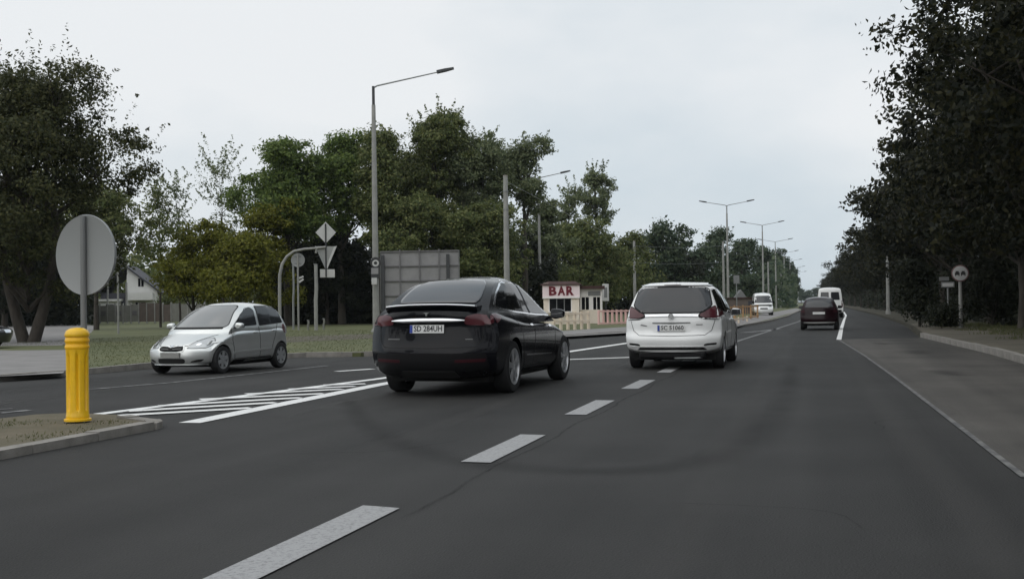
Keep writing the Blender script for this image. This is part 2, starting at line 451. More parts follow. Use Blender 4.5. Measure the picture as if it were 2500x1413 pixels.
def soft_strip(name, line, widths, m, z):
    l, r = [], []
    pts = [Vector((*p, 0)) for p in line]
    mb = MB(); rows = 5; uvs = []
    for i, p in enumerate(pts):
        t = (pts[min(i+1, len(pts)-1)] - pts[max(i-1, 0)]).normalized(); nn = Vector((-t.y, t.x, 0))
        w = widths[i] if hasattr(widths, '__len__') else widths
        for k in range(rows):
            q = p + nn*w*(k/(rows-1) - .5); mb.v.append((q.x, q.y, z)); uvs.append(1 - abs(2*k/(rows-1) - 1) if 0 < i < len(pts)-1 else 0)
    for i in range(len(pts)-1):
        for k in range(rows-1):
            a = i*rows + k; mb.f.append((a, a+rows, a+rows+1, a+1))
    me = mb.mesh(name); u = me.uv_layers.new(name='UVMap')
    for lp in me.loops: u.data[lp.index].uv = (0, uvs[lp.vertex_index])
    return link(name, me, m, road)
mark_mat('windscreen_reflection', (0.012, 0.012, 0.012), 0.33, 1.1); mark_mat('tar_seam', (0.014, 0.014, 0.014), 0.55, 6.0); mark_mat('pale_wear', (0.13, 0.125, 0.12), 0.22, 0.7); mark_mat('stain', (0.014, 0.014, 0.014), 0.42, 0.9)
def smooth_line(px, k=6):
    pts = [Vector((*G(*p), 0)) for p in px]; out = []
    for i in range(len(pts)-1):
        p0, p1, p2, p3 = pts[max(i-1,0)], pts[i], pts[i+1], pts[min(i+2,len(pts)-1)]
        for j in range(k):
            t = j/k; out.append(.5*((2*p1) + (p2-p0)*t + (2*p0-5*p1+4*p2-p3)*t*t + (3*p1-p0-3*p2+p3)*t**3))
    out.append(pts[-1]); return [(p.x, p.y) for p in out]
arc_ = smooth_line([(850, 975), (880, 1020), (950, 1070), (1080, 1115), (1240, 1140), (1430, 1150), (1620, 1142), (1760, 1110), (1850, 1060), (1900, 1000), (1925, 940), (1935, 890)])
soft_strip('windscreen_reflection', arc_, [.35 + .35*math.sin(PI*i/(len(arc_)-1)) for i in range(len(arc_))], M['windscreen_reflection'], .0045)  # windscreen reflection painted as a dark arc on the asphalt
for x0, y0, y1, w, mm in ((-.75, -2, 60, .5, 'pale_wear'), (.85, -2, 60, .5, 'pale_wear'), (-6.1, 12, 34, .5, 'pale_wear'), (-3.9, 8, 40, .5, 'pale_wear'), (-12.6, 5, 27, .6, 'pale_wear'), (-11, 5, 27, .6, 'pale_wear')):
    soft_strip('wheel_track', [(x0 + .05*math.sin(y*.3), y) for y in np.linspace(y0, y1, 14)], w, M[mm], .0035)
rs_ = random.Random(8)
soft_strip('tar_seam', [(-2.45 + .03*math.sin(y*1.9) + rs_.uniform(-.012,.012), y) for y in np.arange(6.6, 36, .35)], .05, M['tar_seam'], .0052)
for sx, sy, L_, a in ((-.9, 7.5, 1.6, .3), (.6, 12, 2.4, 1.3), (-4.6, 9.4, 2.2, .2), (2.6, 12, 2.6, .5), (2.1, 18, 3.5, 1.2), (3.0, 25, 3, .4), (-10, 17, 4, .1)):
    pts_ = []; x_, y_ = sx, sy
    for k in range(12):
        pts_.append((x_, y_)); a += rs_.uniform(-.45, .45); x_ += math.cos(a)*L_/11; y_ += math.sin(a)*L_/11
    soft_strip('crack', pts_, .025, M['tar_seam'], .0062)
for cx_, cy_, w_, h_ in ((2.2, 21.5, .9, 1.6), (2.9, 16.5, .7, 1.2), (2.4, 30, 1.2, 2.4), (1.9, 36, .8, 2.2), (2.7, 12.5, .8, 1.0)):
    soft_strip('tar_patch', [(cx_ + rs_.uniform(-.12,.12), cy_ + h_*(k/7-.5)) for k in range(8)], [w_*rs_.uniform(.7,1.1) for _ in range(8)], M['stain'], .0075)
soft_strip('broken_edge', [(p[0] + .10, p[1]) for p in LANE_R[1:]], .28, M['pale_wear'], .0058)

# left verge (grass) and its paving
verge_l = MB().prism([(p[0] - 0.15, p[1]) for p in KERB_L][::-1] + [(-600, -40), (-600, 700)], -0.2, 0.10).build('grass_verge', M['grass'], kind='structure')
def sheet_px(name, px, m, z, parent):
    return MB().sheet([G(*p, z) for p in px], z).build(name, m, parent)
MB().sheet([(-14.6, 18.5), (-13.95, 19.6), (-21.8, 31.6), (-24, 31.2), (-30, 34), (-46, 46), (-50, 32), (-30, 18)], 0.104).build('driveway', M['paving'], verge_l)
sheet_px('parking_paving', [(-500, 848), (150, 843), (222, 812), (236, 796), (160, 784), (-500, 786)], M['paving'], 0.104, verge_l)
sheet_px('footpath', [(690, 836), (905, 826), (960, 824), (960, 812), (905, 815), (690, 822)], M['sandy_verge'], 0.104, verge_l)
sheet_px('pavement', [(1300, 826), (1385, 821), (1535, 812), (1700, 802), (1803, 796), (1880, 778), (1958, 757), (1945, 752), (1850, 768), (1780, 783), (1560, 796), (1440, 803), (1300, 812)], M['paving'], 0.104, verge_l)
# right verge
verge_r = MB().prism([(p[0] + 0.15, p[1]) for p in EDGE_R] + [(600, 700), (600, -40)], -0.2, 0.10).build('roadside_verge', M['forest_floor'], kind='structure')
MB().sheet([(4.1, -30), (9.5, -30), (9.0, 30), (7.5, 48), (5.0, 62), (4.6, 60), (3.7, 42.4), (4.1, 29)], 0.104).build('sandy_strip', M['sandy_verge'], verge_r)

# kerbstones, one by one
def lay_kerb(line, owner, m, length=1.0, w=0.16, z0=-0.1, z1=0.125, side=-1, limit=120):
    rng = random.Random(len(line) * 7 + int(line[0][1]))
    cum = [0]; pts = [Vector((*p, 0)) for p in line]
    for a, b in zip(pts, pts[1:]): cum.append(cum[-1] + (b-a).length)
    def at(s):
        for i in range(len(pts)-1):
            if s <= cum[i+1] or i == len(pts)-2:
                return pts[i].lerp(pts[i+1], (s-cum[i]) / max(1e-6, cum[i+1]-cum[i]))
    base = MB().box(-w/2, w/2, -length/2+0.008, length/2-0.008, z0, z1).mesh('kerb_stone')
    base.materials.append(m)
    n = int(cum[-1] / length)
    for i in range(min(n, limit)):
        a, b = at(i*length), at((i+1)*length)
        o = bpy.data.objects.new('kerb_stone', base); COL.objects.link(o); o.parent = owner
        c = (a+b)/2; t = (b-a)
        o.location = (c.x + rng.uniform(-.006, .006), c.y, rng.uniform(-.008, .008))
        o.rotation_euler = (0, rng.uniform(-.01, .01), math.atan2(-t.x, t.y) + rng.uniform(-.008, .008))
lay_kerb([(p[0], p[1]) for p in KERB_L[1:12]], verge_l, M['kerb_concrete'])
lay_kerb([(p[0], p[1]) for p in KERB_L[11:16]], verge_l, M['kerb_concrete'], length=2.0)
lay_kerb([(4.03, 2), (4.03, 24), (4.01, 29), (3.58, 42.2)], verge_r, M['kerb_concrete'], z1=0.15)

# traffic island at the lower left
ISL = [(-9.3, -12), (-7.1, -12), (-7.02, 8.9), (-6.98, 11.2), (-7.05, 11.5), (-7.35, 11.75), (-8.0, 12.25), (-8.7, 12.42), (-9.05, 12.2), (-9.2, 11.4)]
island = MB().prism(ISL, -0.1, 0.055).build('traffic_island', M['dry_grass'], kind='structure')
lay_kerb([(-7.02, -7.8), (-6.95, 8.9), (-6.93, 11.2)], island, M['kerb_concrete'], w=0.17, z1=0.085)
lay_kerb([(-6.93, 11.2), (-6.97, 11.40), (-7.10, 11.58), (-7.38, 11.74), (-7.75, 11.95)], island, M['kerb_concrete'], length=0.225, w=0.17, z1=0.075)

def grass_blades(name, pts, hmin, hmax, wid, m, seed, parent=None, z=0.09):
    rng = np.random.default_rng(seed)
    p = np.asarray(pts); n = len(p)
    a = rng.uniform(0, 2*PI, n); h = rng.uniform(hmin, hmax, n); lean = rng.normal(0, .45, (n, 2)) * h[:, None]
    t = np.stack([np.cos(a), np.sin(a)], 1) * wid
    v = np.zeros((n, 3, 3))
    v[:, 0, :2] = p - t; v[:, 1, :2] = p + t; v[:, 2, :2] = p + lean
    v[:, :2, 2] = z; v[:, 2, 2] = z + h
    me = bpy.data.meshes.new(name)
    me.vertices.add(n*3); me.vertices.foreach_set('co', v.reshape(-1))
    me.loops.add(n*3); me.loops.foreach_set('vertex_index', np.arange(n*3, dtype=np.int32))
    me.polygons.add(n); me.polygons.foreach_set('loop_start', np.arange(0, n*3, 3, dtype=np.int32))
    me.update(calc_edges=True)
    return link(name, me, m, parent, kind='stuff')
rg = np.random.default_rng(5)
q = np.stack([rg.uniform(-9.1, -7.15, 5000), rg.uniform(4, 11.6, 5000)], 1)
q = q[((q[:, 0] + 7.2 < -(q[:, 1] - 11.3) * 1.1) | (q[:, 1] < 11.3)) & (q[:, 1] < 12.2)]
keep = (np.sin(q[:, 0]*5.1 + q[:, 1]*1.3) + np.sin(q[:, 1]*3.7 - q[:, 0]*2) + rg.normal(0, .8, len(q))) > 0.6
grass_blades('short_grass', q[keep], .01, .04, .006, M['leaf_grass'], 3, island, z=.055)
q = np.stack([rg.uniform(-30, -11.5, 26000), rg.uniform(20, 58, 26000)], 1)
okk = (q[:, 0] < np.interp(q[:, 1], [k[1] for k in KERB_L], [k[0] for k in KERB_L]) - .3) & ~((q[:, 0] < -13.6 - (q[:, 1]-19)*0.66) & (q[:, 1] < 36) & (q[:, 0] > -14.5 - (q[:, 1]-18)*1.2))
grass_blades('verge_grass', q[okk], .015, .045, .02, M['leaf_grass'], 4, verge_l)
q = np.stack([rg.uniform(4.3, 9, 14000), rg.uniform(14, 60, 14000)], 1)
okk = (q[:, 0] > 5.0 + np.abs(np.sin(q[:, 1]*.6))*1.2)
grass_blades('verge_grass', q[okk], .04, .14, .015, M['leaf_grass'], 6, verge_r)

# ================================================================== cars
def pch(tbl):
    x = np.array([t[0] for t in tbl], float); y = np.array([t[1] for t in tbl], float)
    h = np.diff(x); s = np.diff(y) / h
    m = np.zeros_like(y); m[0], m[-1] = s[0], s[-1]
    for i in range(1, len(x)-1):
        m[i] = 0 if s[i-1]*s[i] <= 0 else 2*s[i-1]*s[i]/(s[i-1]+s[i])
    def f(q):
        q = np.clip(q, x[0], x[-1]); i = np.clip(np.searchsorted(x, q) - 1, 0, len(x)-2)
        t = (q - x[i]) / h[i]
        return ((1+2*t)*(1-t)**2)*y[i] + (t*(1-t)**2*h[i])*m[i] + (t*t*(3-2*t))*y[i+1] + (t*t*(t-1)*h[i])*m[i+1]
    return f

def cube_grid(us, ts, vs, fn):
    nu, nt, nv = len(us), len(ts), len(vs)
    idx, verts, faces = {}, [], []
    def V(i, j, k):
        key = (i, j, k)
        if key not in idx:
            idx[key] = len(verts); verts.append(fn(us[i], ts[j], vs[k]))
        return idx[key]
    for i in range(nu-1):
        for j in range(nt-1):
            faces.append((V(i,j,nv-1), V(i,j+1,nv-1), V(i+1,j+1,nv-1), V(i+1,j,nv-1))[::-1])
            faces.append((V(i,j,0), V(i,j+1,0), V(i+1,j+1,0), V(i+1,j,0)))
        for k in range(nv-1):
            faces.append((V(i,0,k), V(i+1,0,k), V(i+1,0,k+1), V(i,0,k+1))[::-1])
            faces.append((V(i,nt-1,k), V(i+1,nt-1,k), V(i+1,nt-1,k+1), V(i,nt-1,k+1)))
    for j in range(nt-1):
        for k in range(nv-1):
            faces.append((V(0,j,k), V(0,j+1,k), V(0,j+1,k+1), V(0,j,k+1)))
            faces.append((V(nu-1,j,k), V(nu-1,j+1,k), V(nu-1,j+1,k+1), V(nu-1,j,k+1))[::-1])
    return verts, faces

def spaced(n, k=0.6):
    s = np.linspace(0, 1, n)
    return (1-k)*s + k*(0.5 - 0.5*np.cos(PI*s))

class Car:
    """body in its own axes: x to the car's right, y forward with the rear bumper at 0, z up; shifted by -off so that the root is mid-wheelbase"""
    def __init__(c, spec):
        c.S = spec; c.off = spec['off']
        h = spec['hull']; g = spec['cabin']
        Wz, Pl, zt, zb, xr, xf = (pch(h[k]) for k in ('W', 'plan', 'top', 'bot', 'rear', 'front'))
        Lc = spec['L']
        def hull(u, t, v):
            l0 = u * Lc
            z0, z1 = zb(l0), zt(l0)
            z = z0 + (z1 - z0) * v
            at = abs(t)
            l = xr(z) + h['rc']*at**h['rn'] + (xf(z) - h['fc']*at**h['fn'] - xr(z) - h['rc']*at**h['rn']) * u
            w = Wz(z) * Pl(l)
            y = t * w * (1 - 0.05*max(0, (abs(2*v-1)))**10)
            zz = z - h['crown'] * at**3 * v**6 + h.get('belly', .04) * at**6 * (1-v)**4
            return (float(y), float(l - c.off), float(zz))
        n = spec.get('n', (44, 22, 18))
        v1, f1 = cube_grid(spaced(n[0], .5), spaced(n[1], .75)*2-1, spaced(n[2], .4), hull)
        GW, gz, gxr, gxf = (pch(g[k]) for k in ('W', 'roof', 'rear', 'front'))
        def cabin(u, t, v):
            z1 = gz(u); z = g['z0'] + (z1 - g['z0']) * v
            at = abs(t)
            rr = gxr(z) + g['rc']*at**g.get('rn', 3.0); ff = gxf(z) - g['fc']*at**g.get('fn', 2.4)
            l = rr + (ff - rr) * u
            y = t * GW(z) * (1 - g.get('pf', .05)*max(0, u-.55)/.45 - g.get('pr', .04)*max(0, .3-u)/.3)
            zz = z - g['crown'] * at**g.get('cn', 3.0) * v**8
            return (float(y), float(l - c.off), float(zz))
        c.cabin_fn = cabin
        v2, f2 = cube_grid(spaced(n[0], .5), spaced(n[1], .8)*2-1, spaced(n[2], .45), cabin)
        c.hull = (v1, f1); c.cab = (v2, f2)
        c.bvh = BVHTree.FromPolygons(v1 + v2, f1 + [tuple(i + len(v1) for i in f) for f in f2])

    def start(c, name, label, cat, loc, rotz, paint, scale=1.0):
        S = c.S
        c.root = thing(name, label, cat, loc, rotz)
        c.root.scale = (scale, scale, scale)
        hm = MB(); hm.v, hm.f = list(c.hull[0]), list(c.hull[1])
        me = hm.mesh('body', 40); me.materials.append(paint); me.materials.append(M['gap_black'])
        ho = bpy.data.objects.new('body', me); COL.objects.link(ho)
        cut = MB()
        for y in S['axles']:
            for s in (-1, 1):
                w = S['halfw']
                cut.lathe([(S['R']*1.13, s*(w-.42)), (S['R']*1.13, s*(w+.3))][::s], 32, 'x', (0, y - c.off, S['R']*1.0))
        cm = cut.mesh('cutter'); cm.materials.append(M['gap_black'])
        bm = bmesh.new(); bm.from_mesh(cm); bmesh.ops.recalc_face_normals(bm, faces=bm.faces); bm.to_mesh(cm); bm.free()
        co = bpy.data.objects.new('cutter', cm); COL.objects.link(co)
        bo = ho.modifiers.new('b', 'BOOLEAN'); bo.operation = 'DIFFERENCE'; bo.object = co; bo.solver = 'EXACT'; bo.material_mode = 'TRANSFER'
        dg = bpy.context.evaluated_depsgraph_get()
        me2 = bpy.data.meshes.new_from_object(ho.evaluated_get(dg))
        bpy.data.objects.remove(ho); bpy.data.objects.remove(co)
        bm = bmesh.new(); bm.from_mesh(me2)
        cmsh = MB(); cmsh.v, cmsh.f = list(c.cab[0]), list(c.cab[1])
        ctmp = cmsh.mesh('cabin', 40)
        bm.from_mesh(ctmp); bmesh.ops.recalc_face_normals(bm, faces=bm.faces)
        me3 = bpy.data.meshes.new('body'); bm.to_mesh(me3); bm.free()
        me3.materials.clear(); me3.materials.append(paint); me3.materials.append(M['gap_black'])
        for p in me3.polygons: p.use_smooth = True
        me3.set_sharp_from_angle(angle=math.radians(42))
        c.body = link('body', me3, None, c.root)
        c.paint = paint
        return c.root

    def patch(c, name, poly, axis, m, off=0.004, r=0.03, step=0.06, depth=0.010, parent=None, label=None):
        """a panel or pane lying on the body; poly in (y,z) for L/R, (x,z) for rear/front, (x,y) for top"""
        pts = [Vector(p) for p in poly]
        n = len(pts); out = []
        for i in range(n):
            a, b, d = pts[i-1], pts[i], pts[(i+1) % n]
            ra = min(r, (a-b).length*.45); rb = min(r, (d-b).length*.45)
            p0 = b + (a-b).normalized()*ra; p1 = b + (d-b).normalized()*rb
            for k in range(4):
                t = k/3; out.append(p0*(1-t)**2 + b*2*t*(1-t) + p1*t*t)
        dense = []
        for i in range(len(out)):
            a, b = out[i], out[(i+1) % len(out)]
            ln = (b-a).length
            if ln < 1e-5: continue
            k = max(1, int(ln/step))
            dense += [a.lerp(b, j/k) for j in range(k)]
        nb = len(dense)
        lo = (min(p.x for p in dense), min(p.y for p in dense)); hi = (max(p.x for p in dense), max(p.y for p in dense))
        inner = []
        def inside(p):
            cnt = False; j = nb-1
            for i in range(nb):
                a, b = dense[i], dense[j]
                if (a.y > p.y) != (b.y > p.y) and p.x < (b.x-a.x)*(p.y-a.y)/(b.y-a.y)+a.x: cnt = not cnt
                j = i
            return cnt
        x = lo[0] + step*.5
        while x < hi[0]:
            y = lo[1] + step*.5
            while y < hi[1]:
                p = Vector((x, y))
                if inside(p) and min((p-q).length for q in dense) > step*.4: inner.append(p)
                y += step
            x += step
        vs, es, fs = delaunay_2d_cdt(dense + inner, [(i, (i+1) % nb) for i in range(nb)], [], 1, 1e-5)[:3]
        V3, N3 = [], []
        for p in vs:
            if axis in 'LR':
                s = 1 if axis == 'R' else -1
                o, d = Vector((s*3, p.x - c.off, p.y)), Vector((-s, 0, 0))
            elif axis == 'rear': o, d = Vector((p.x, -4 - c.off, p.y)), Vector((0, 1, 0))
            elif axis == 'front': o, d = Vector((p.x, 9 - c.off, p.y)), Vector((0, -1, 0))
            else: o, d = Vector((p.x, p.y - c.off, 4)), Vector((0, 0, -1))
            h = c.bvh.ray_cast(o, d)
            if h[0] is None:
                h = c.bvh.find_nearest(o + d*(o.length if axis in 'LR' else 4.0))
                q, nn = h[0], -d
            else: q, nn = h[0], h[1]
            if nn.dot(d) > 0: nn = -nn
            nn = (nn - d*.8).normalized()
            V3.append(q); N3.append(nn)
        # soften normals
        acc = [Vector((0,0,0)) for _ in V3]
        for f in fs:
            for i in f:
                for j in f: acc[i] += N3[j]
        N3 = [a.normalized() if a.length else b for a, b in zip(acc, N3)]
        mb = MB(); top = [v + nn*off for v, nn in zip(V3, N3)]
        mb.v = [tuple(p) for p in top]
        for f in fs:
            a, b, e = (Vector(top[i]) for i in f[:3])
            mb.f.append(tuple(f) if (b-a).cross(e-a).dot(N3[f[0]]) > 0 else tuple(f)[::-1])
        cnt = {}
        for f in mb.f:
            for i in range(len(f)):
                e = (f[i], f[(i+1) % len(f)])
                cnt[e] = 1
        lowmap = {}
        for (a, b) in list(cnt):
            if (b, a) not in cnt:
                for i in (a, b):
                    if i not in lowmap:
                        lowmap[i] = len(mb.v); mb.v.append(tuple(V3[i] - N3[i]*depth))
                mb.f.append((b, a, lowmap[a], lowmap[b]))
        return mb.build(name, m, parent or c.root, smooth=38, label=label)

    def both(c, name, poly, m, **k):
        return [c.patch(name, poly, s, m, **k) for s in 'LR']
    def mirror(c, name, poly, axis, m, **k):
        return [c.patch(name, poly, axis, m, **k), c.patch(name, [(-p[0], p[1]) for p in poly][::-1], axis, m, **k)]

    def wheels(c, tyre_w, rim_m, spokes=5, cap=False):
        R = c.S['R']; rr = R*(0.70 if not cap else 0.66)
        t = MB()
        pr = [(rr, -tyre_w*.45), (R*.86, -tyre_w*.5), (R*.96, -tyre_w*.44), (R, -tyre_w*.3), (R, tyre_w*.3), (R*.96, tyre_w*.44), (R*.86, tyre_w*.5), (rr, tyre_w*.45), (rr*.98, tyre_w*.30)]
        t.lathe(pr, 40, 'x'); t.f = [f for f in t.f if len(f) == 4]
        tme = t.mesh('wheel', 40); tme.materials.append(M['tyre'])
        m = MB()
        m.lathe([(rr*1.0, tyre_w*.47), (rr*.93, tyre_w*.46), (rr*.90, tyre_w*.30), (rr*.90, -tyre_w*.2)], 40, 'x'); m.f = [f for f in m.f if len(f) == 4]
        m.lathe([(rr*.22, tyre_w*.22), (rr*.22, tyre_w*.40), (rr*.12, tyre_w*.44), (0.0, tyre_w*.44)], 24, 'x')
        for k in range(spokes):
            a = 2*PI*k/spokes + .3
            for da in ((-.13, .13) if not cap else (0,)):
                A = a + da
                Rm = Matrix.Rotation(-A, 3, 'X')
                cen = Rm @ Vector((tyre_w*.38, 0, rr*.56))
                m.obox(cen, (tyre_w*.10, rr*(.13 if not cap else .42), rr*.74), Rm)
        rme = m.mesh('rim', 35); rme.materials.append(rim_m)
        dk = MB().lathe([(0.0, tyre_w*.12), (rr*.92, tyre_w*.12)], 28, 'x').mesh('brake'); dk.materials.append(M['gap_black'])
        for y in c.S['axles']:
            for s in (1, -1):
                o = link('wheel', tme, None, c.root, loc=(s*(c.S['halfw'] - tyre_w*.5 - c.S.get('inset', .02)), y - c.off, R))
                o.rotation_euler = (0.4*y, 0, 0 if s > 0 else PI)
                link('rim', rme, None, o); link('brake_disc', dk, None, o)

    def seams(c, lines, axis='LR', w=0.012):
        """panel gaps: thin dark strips lying on the body"""
        for ln in lines:
            pts = [Vector(p) for p in ln]; l, r = [], []
            for i, p in enumerate(pts):
                t = (pts[min(i+1, len(pts)-1)] - pts[max(i-1, 0)]).normalized(); nn = Vector((-t.y, t.x))
                l.append(p + nn*w/2); r.append(p - nn*w/2)
            for s in (axis if axis in ('LR',) else [axis]):
                c.patch('panel_gap', [tuple(p) for p in l] + [tuple(p) for p in r[::-1]], s, M['gap_black'], off=.0025, r=.001, step=.05, depth=.004)

    def plate(c, y, z, txt, face=-1, w=0.52, h=0.112, tilt=0.0, m=None, parent=None):
        pl = MB().box(-w/2, w/2, -.006, .006, -h/2, h/2).build('number_plate', m or M['plate_white'], c.root, loc=(0, y - c.off, z))
        pl.rotation_euler = (tilt, 0, 0 if face < 0 else PI)
        if txt is not None: MB().box(-w/2, -w/2+.042, -.0085, -.0062, -h/2+.003, h/2-.003).build('country_band', M['plate_blue'], pl)
        if txt:
            me = text_mesh(txt, h*.98, .001, .0022)
            o = link('lettering', me, M['plate_ink'], pl, loc=(.02, -.0075, .002)); o.rotation_euler = (PI/2, 0, 0)
            xs = [v.co.x for v in me.vertices]; o.scale = ((w-.09)/(max(xs)-min(xs)), 1, 1)
        return pl

    def mirrors(c, y, z, x, m, sz=(.20, .11, .14)):
        for s in (-1, 1):
            b = MB()
            vs, fs = cube_grid(np.linspace(0,1,9), np.linspace(-1,1,9), np.linspace(0,1,9), lambda u, t, v: (0,0,0))
            pts = []
            vv, ff = cube_grid(np.linspace(-1,1,9), np.linspace(-1,1,9), np.linspace(-1,1,9), lambda u, t, v: (u, t, v))
            for (u, t, v) in vv:
                p = Vector((t, u, v)); L = (abs(p.x)**3.2 + abs(p.y)**3.2 + abs(p.z)**3.2)**(1/3.2)
                p /= L
                pts.append((p.x*sz[0]/2, p.y*sz[1]/2 * (1 if p.y < 0 else 1.25), p.z*sz[2]/2 * (1 - .18*s*p.x)))
            b.add(pts, ff)
            o = b.build('mirror', m, c.root, smooth=60, loc=(s*(x + sz[0]*.55), y - c.off, z))
            MB().box(-sz[0]*.42, sz[0]*.42, -sz[1]*.53, -sz[1]*.46, -sz[2]*.36, sz[2]*.36).build('mirror_glass', M['glass_mid'], o)
            MB().tube([(-s*sz[0]*.9, .01, -sz[2]*.35), (-s*sz[0]*.2, 0, -sz[2]*.3)], .022, 8).build('mirror_arm', M['trim_black'], o)

    def underbody(c, z0=0.19, z1=0.42, inset=.24):
        S = c.S
        MB().box(-S['halfw']+inset, S['halfw']-inset, .55 - c.off, S['L']-.5 - c.off, z0, z1).build('underbody', M['gap_black'], c.root)

# ---------------------------------------------------------------- dark SUV
suv = Car(dict(L=5.04, off=2.62, halfw=1.0, R=.372, axles=(1.12, 4.085),
    hull=dict(W=[(.18,.86),(.28,.93),(.45,.965),(.65,.99),(.82,1.0),(.95,.98),(1.08,.945),(1.23,.87)],
              plan=[(0,.955),(.4,.985),(1.1,1.0),(2.6,.985),(4.0,.985),(4.6,.95),(5.04,.86)],
              top=[(0,1.18),(.25,1.21),(.8,1.15),(2.0,1.05),(3.3,1.01),(3.9,.98),(4.5,.86),(4.9,.74),(5.04,.66)],
              bot=[(0,.27),(.4,.22),(4.5,.2),(5.04,.25)],
              rear=[(.20,.30),(.27,.16),(.36,.06),(.50,.01),(.64,0.0),(.70,.03),(.85,.06),(1.0,.07),(1.1,.05),(1.2,.06)],
              front=[(.2,4.92),(.35,5.02),(.55,5.04),(.7,4.98),(.9,4.85),(1.1,4.7)],
              rc=.30, rn=3.2, fc=.45, fn=2.2, crown=.05),
    cabin=dict(z0=.98, W=[(.98,.945),(1.08,.91),(1.2,.845),(1.35,.785),(1.5,.715),(1.6,.655),(1.69,.55)],
              roof=[(0,1.66),(.35,1.685),(.65,1.69),(1,1.67)],
              rear=[(.98,.16),(1.12,.18),(1.2,.32),(1.3,.50),(1.4,.69),(1.5,.91),(1.58,1.14),(1.64,1.42),(1.69,2.0)],
              front=[(.98,4.02),(1.1,3.72),(1.25,3.38),(1.4,3.08),(1.52,2.82),(1.62,2.58),(1.69,2.35)],
              rc=.10, fc=.32, crown=.05, cn=2.5)))
suv.start('dark_suv', 'black SUV with sloping rear glass and chrome tail bar beside the hatched wedge', 'SUV', (-5.16, 18.25, 0), math.radians(-2.6), M['paint_black'], 1.0)
suv.root.scale = (.985, 1.0, 1.03)
c = suv
c.underbody()
gl = MB(); nt_, nv_ = 29, 19
for j in range(nv_):
    for i in range(nt_):
        t_ = -1 + 2*i/(nt_-1); q = j/(nv_-1)
        tt = t_*(.80 + .035*math.sin(PI*q))*(1 - .10*max(0, q-.85)/.15 - .06*max(0, .12-q)/.12); vv = .455 + .50*q - .012*t_**2
        p, pt, pv = (Vector(suv.cabin_fn(0.0, a, b)) for a, b in ((tt, vv), (tt+.01, vv), (tt, vv+.01)))
        nn = (pt-p).cross(pv-p).normalized()
        gl.v.append(tuple(p + nn*.012 * (-1 if nn.y > 0 else 1)))
gl.f = [(j*nt_+i, j*nt_+i+1, (j+1)*nt_+i+1, (j+1)*nt_+i) for j in range(nv_-1) for i in range(nt_-1)]
gw = gl.build('rear_window', M['glass_sky'], c.root, smooth=60)
so = gw.modifiers.new('Solidify', 'SOLIDIFY'); so.thickness = .014; so.offset = -1
c.patch('windscreen', [(-.72,1.06),(.72,1.06),(.5,1.6),(-.5,1.6)], 'front', M['glass_dark'], r=.06)
sidewin = [(.74,1.265),(1.0,1.41),(1.38,1.54),(1.85,1.605),(2.45,1.60),(2.85,1.49),(3.2,1.335),(3.52,1.145),(3.45,1.095),(2.6,1.115),(1.6,1.16),(.85,1.215)]
def grow(poly, d):
    cx = sum(p[0] for p in poly)/len(poly); cz = sum(p[1] for p in poly)/len(poly)
    n = len(poly); area = sum(poly[i][0]*poly[(i+1)%n][1]-poly[(i+1)%n][0]*poly[i][1] for i in range(n)); sg = 1 if area > 0 else -1
    out = []
    for i in range(n):
        a, b, e = Vector(poly[i-1]), Vector(poly[i]), Vector(poly[(i+1)%n])
        n1 = Vector(((b-a).y, -(b-a).x)).normalized()*sg; n2 = Vector(((e-b).y, -(e-b).x)).normalized()*sg
        m = (n1+n2); m = m.normalized() if m.length > 1e-4 else n1
        out.append(tuple(b + m*d/max(.5, m.dot(n1))))
    return out
c.both('window_trim', grow(sidewin, .026), M['chrome'], off=.003, r=.04)
c.both('side_window', sidewin, M['glass_dark'], off=.008, r=.04)
c.both('window_pillar', [(2.22,1.13),(2.30,1.125),(2.26,1.60),(2.20,1.60)], M['trim_black'], off=.011, r=.005)
c.seams([[(2.2,1.09),(2.24,.60),(2.22,.36)], [(3.5,1.06),(3.42,.8),(3.5,.45),(3.46,.34)], [(1.32,1.12),(1.5,.85),(1.66,.55),(1.72,.36)], [(1.72,.36),(2.6,.345),(3.46,.34)]])
c.both('door_handle', [(2.02,.93),(2.18,.935),(2.18,.965),(2.02,.96)], M['chrome'], off=.012, r=.01, step=.03)
c.both('door_handle', [(3.1,.90),(3.26,.905),(3.26,.935),(3.1,.93)], M['chrome'], off=.012, r=.01, step=.03)
c.both('sill_strip', [(1.75,.27),(3.4,.27),(3.4,.325),(1.75,.325)], M['trim_black'], off=.01, r=.01)
c.both('door_crease', [(1.78,.50),(3.3,.47),(3.3,.485),(1.78,.525)], M['chrome'], off=.004, r=.004)
# tail
bar = MB()
for i in range(15):
    x = -.56 + .08*i; q = abs(x)/.56
    y = .055 + .045*q**3 - c.off; hh = .032*(1-.75*q**4); z = 1.056 - .008*q**2
    bar.v += [(x, y+.02, z-hh), (x, y-.022, z-hh*.9), (x, y-.03, z-hh*.25), (x, y-.012, z+hh*.75), (x, y+.03, z+hh)]
bar.f = [(i*5+k, (i+1)*5+k, (i+1)*5+k+1, i*5+k+1) for i in range(14) for k in range(4)]
bar.build('tail_bar', M['satin_chrome'], c.root, smooth=25)
c.mirror('tail_light', [(.54,1.0),(.60,.985),(.86,.97),(.925,1.01),(.90,1.10),(.70,1.135),(.58,1.11),(.55,1.075)], 'rear', M['lamp_red'], off=.010, r=.03, step=.045)
c.both('tail_light', [(.37,1.0),(.37,1.125),(.50,1.13),(.66,1.09),(.50,1.03)], M['lamp_red'], off=.010, r=.02, step=.045)
sp = MB()
